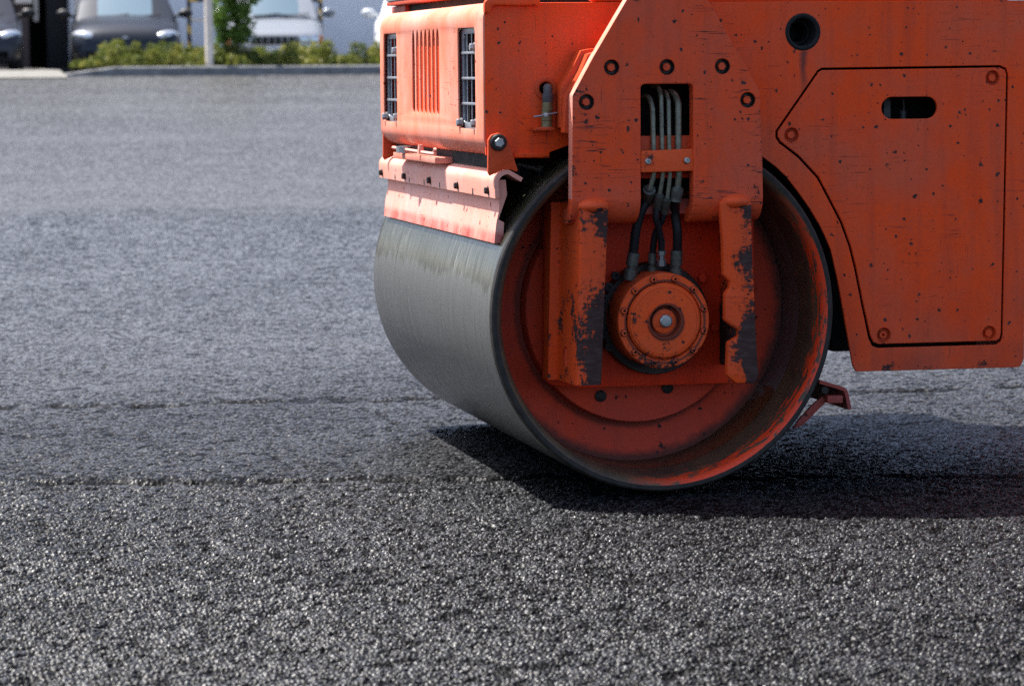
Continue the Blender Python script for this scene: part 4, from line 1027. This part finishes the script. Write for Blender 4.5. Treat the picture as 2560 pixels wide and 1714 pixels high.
    # grille, bumper, number plate
    if boxy:
        g = box(-W2 * .47, W2 * .47, -.012, .06, .43, .57, .008); gr = bm_obj('grille', g, 'trim', root)
        for q in range(7):
            xx = -W2 * .47 + W2 * .94 * (q + .5) / 7; bm_obj('bar', box(xx - .008, xx + .008, -.02, .0, .435, .565, .003), 'alloy', gr)
        b = box(-W2 * .98, W2 * .98, -.09, .10, .34, .43, .03); join(b, box(-W2 * .9, W2 * .9, -.03, .10, .20, .33, .02, mat=1)); bm_obj('bumper', b, ['alloy', 'trim'], root)
        bm_obj('number_plate', box(-.26, .26, -.105, -.088, .28, .38, .004), 'plate', root)
    else:
        g = box(-W2 * .40, W2 * .40, .045, .16, .47, .575, .02); gr = bm_obj('grille', g, 'trim', root)
        bm_obj('bar', box(-W2 * .40, W2 * .40, .035, .06, .515, .535, .006), 'alloy', gr)
        b = lathe([(0, -.012), (.05, -.008), (.055, .02)], 'y', (0, .04, .545), 20); bmesh.ops.scale(b, verts=b.verts, vec=(1, 1, .62), space=Matrix.Translation((0, -.04, -.545))); bm_obj('emblem', b, 'alloy', gr)
        b = box(-W2 * .55, W2 * .55, -.01, .12, .24, .35, .03); bm_obj('air_intake', b, 'trim', root)
        bm_obj('number_plate', box(-.26, .26, -.028, -.008, .27, .37, .004), 'plate', root)
        b = box(-W2 * .86, W2 * .86, .03, .3, .455, .468, .004); bm_obj('bumper_seam', b, 'trim', root)
    return root
def at_car(c, px, y): return P(c, px, 400, y)[0]
CY = KY + 2.5
xa = at_car('J', 815, CY + .4); xb_ = at_car('J', 2170, CY + .4)
car('parked_car', 'dark grey hatchback facing the asphalt beside the striped frame', ((xa + xb_) / 2, CY, PZ - .095), 'car_dark', 'hatch', W2=(xb_ - xa) / 2 * .99)
xa = at_car('K', 455, CY + .4); xb_ = at_car('K', 1580, CY + .4)
car('parked_car', 'silver square saloon with round headlights behind the young tree', ((xa + xb_) / 2, CY, PZ - .095), 'car_silver', 'saloon', W2=(xb_ - xa) / 2)
xa = at_car('K', 2070, CY + 1.0)
car('parked_car', 'white car mostly hidden behind the front of the road roller', (xa + .86, CY - .2, PZ - .095), 'car_white', 'hatch')
xa = at_car('J', 235, CY + .4)
car('parked_car', 'dark car cut off by the left edge of the photo with a black mirror', (xa - .86, CY - .6, PZ - .095), 'car_black', 'hatch')

# ================================================================== POST, FRAME, BUILDINGS
py_ = KY + .33
xp = P('K', 298, 700, py_)[0]
bm = lathe([(.066, -.05), (.066, .03), (.062, .06), (.060, 1.2), (.056, 3.5), (0, 3.5)], 'z', (0, 0, 0), 20)
M['post'] = plain('pale_post', (.82, .70, .58), .6, var=.2, scale=5)
post = bm_obj('lamp_post', bm, 'post', loc=(xp, py_, PZ)); tag(post, 'pale grey post rising from the planted strip just behind the kerb', 'post')
k = N('hazard_stripes'); zz = k.sep(k.tc()); s = k.math('ADD', zz[2], k.math('MULTIPLY', zz[0], 1.0))
m_ = k.math('GREATER_THAN', k.math('FRACT', k.math('MULTIPLY', s, 3.4)), .5); k.set(color=k.mix(m_, (.62, .36, .03), (.015, .015, .015)), rough=.5); M['hazard'] = k.m
fy = KY + 8.2
x0 = P('K', 60, 300, fy)[0]; x1 = P('K', 1597, 100, fy)[0]; zt = P('K', 60, 2, fy)[1]
fr = empty('hazard_frame', ((x0 + x1) / 2, fy, PZ)); tag(fr, 'yellow and black striped guard frame of posts and bar before the pale wall', 'guard frame')
hw_ = (x1 - x0) / 2
for s in (-1, 1): bm_obj('post', box(s * hw_ - .036, s * hw_ + .036, -.036, .036, 0, zt - PZ - .04, .008), 'hazard', fr)
bm_obj('top_bar', box(-hw_ - .036, hw_ + .036, -.034, .034, zt - PZ - .038, zt - PZ + .034, .008), 'hazard', fr)
zb = P('K', 150, 237, fy)[1] - PZ; bm_obj('cross_bar', box(-hw_ + .037, hw_ - .037, -.02, .02, zb - .025, zb + .025, .006), 'post', fr)
# pale rendered building behind the cars
wy = KY + 9.4; xw = P('J', 860, 300, wy)[0]
bl_ = empty('pale_building', (xw, wy, PZ)); tag(bl_, 'plain pale grey rendered building behind the parked cars', 'building')
M['render'] = plain('pale_render', (.80, .80, .83), .9, var=.08, scale=3)
bm_obj('wall', box(0, 24, 0, 8, -.1, 5.2, .01), 'render', bl_); bm_obj('roof', box(-.2, 24.2, -.25, 8.2, 5.202, 5.4, .02), 'dark', bl_)
bm_obj('plinth', box(.01, 24, -.02, -.001, -.1, .18, .004), 'concrete', bl_)
bm_obj('downpipe', tube([(.12, -.06, 0), (.12, -.06, 5.1)], .045, 10), 'post', bl_)
# dark shed with open doorway at the left
xd0 = P('J', 345, 300, wy)[0]
sh = empty('dark_shed', (xd0, wy, PZ)); tag(sh, 'dark open garage doorway with brown brick pillar left of the pale building', 'garage')
k = N('brown_brick'); b_ = k.n('ShaderNodeTexBrick'); k.l(k.mapped((1, 1, 1), rot=(PI / 2, 0, 0)), b_.inputs[0]); b_.inputs['Scale'].default_value = 4
b_.inputs['Color1'].default_value = (.10, .055, .045, 1); b_.inputs['Color2'].default_value = (.075, .045, .04, 1); b_.inputs['Mortar'].default_value = (.10, .09, .08, 1)
k.set(color=b_.outputs[0], rough=.9); M['brick'] = k.m
wd = xw - xd0
xp0 = P('J', 235, 300, wy - .1)[0] - xd0; 
bm_obj('pillar', box(xp0, 0, -.15, .3, -.1, 4.2, .01), 'brick', sh)
bm_obj('wall', box(-9, xp0 - .002, .1, .35, -.1, 4.2, .01), 'brick', sh)
bm_obj('wall', box(0, wd - .005, 2.6, 2.8, -.1, 4.2, .01), 'void', sh); bm_obj('wall', box(-.2, -.002, .302, 2.6, -.1, 4.2, .01), 'void', sh)
bm_obj('roof', box(-9, wd - .005, -.3, 2.9, 4.202, 4.4, .02), 'dark', sh)
xq = P('J', 405, 100, wy + .3)[0] - xd0; xq1 = P('J', 465, 100, wy + .3)[0] - xd0
bm_obj('strip_curtain', box(xq, xq1, .28, .34, P('J', 430, 265, wy + .3)[1] - PZ, 4.1, .01), 'post', sh)
bm_obj('door_leaf', box(P('J', 560, 100, wy + .5)[0] - xd0, wd - .01, .5, .56, 0, 4.1, .01), 'dark', sh)
bm_obj('floor', box(.0, wd - .006, -.1, 2.6, -.09, .004, 0), 'dark', sh)
xs_ = P('J', 180, 20, wy - .2)[0] - xd0
bm_obj('wall_box', box(xs_, xs_ + .30, -.26, -.151, P('J', 240, 48, wy - .2)[1] - PZ, P('J', 240, -40, wy - .2)[1] - PZ, .01), 'post', sh)

# ================================================================== LIGHT
sd = Vector((-.35, .35, 1)).normalized()
el = math.asin(sd.z); az = math.atan2(sd.x, sd.y)
sl_ = bpy.data.lights.new('sun', 'SUN'); sl_.energy = 4.8; sl_.angle = math.radians(.5); sl_.color = (1, .955, .89)
so = bpy.data.objects.new('sun', sl_); col.objects.link(so); so.rotation_euler = sd.to_track_quat('Z', 'Y').to_euler(); so.location = (-8, 8, 20)
w = bpy.data.worlds.new('World'); scene.world = w; w.use_nodes = True; nt = w.node_tree
sky = nt.nodes.new('ShaderNodeTexSky'); sky.sky_type = 'NISHITA'; sky.sun_disc = False; sky.sun_elevation = el; sky.sun_rotation = az
sky.air_density = .75; sky.dust_density = 2.2; sky.ozone_density = .6
bg = nt.nodes['Background']; nt.links.new(sky.outputs[0], bg.inputs[0]); bg.inputs[1].default_value = .13
scene.view_settings.view_transform = 'Standard'; scene.view_settings.look = 'None'; scene.view_settings.exposure = 1.27; scene.view_settings.gamma = 1
scene.cycles.use_denoising = False
scene.cycles.max_bounces = 10; scene.cycles.sample_clamp_indirect = 4; scene.cycles.sample_clamp_direct = 12; scene.cycles.diffuse_bounces = 6
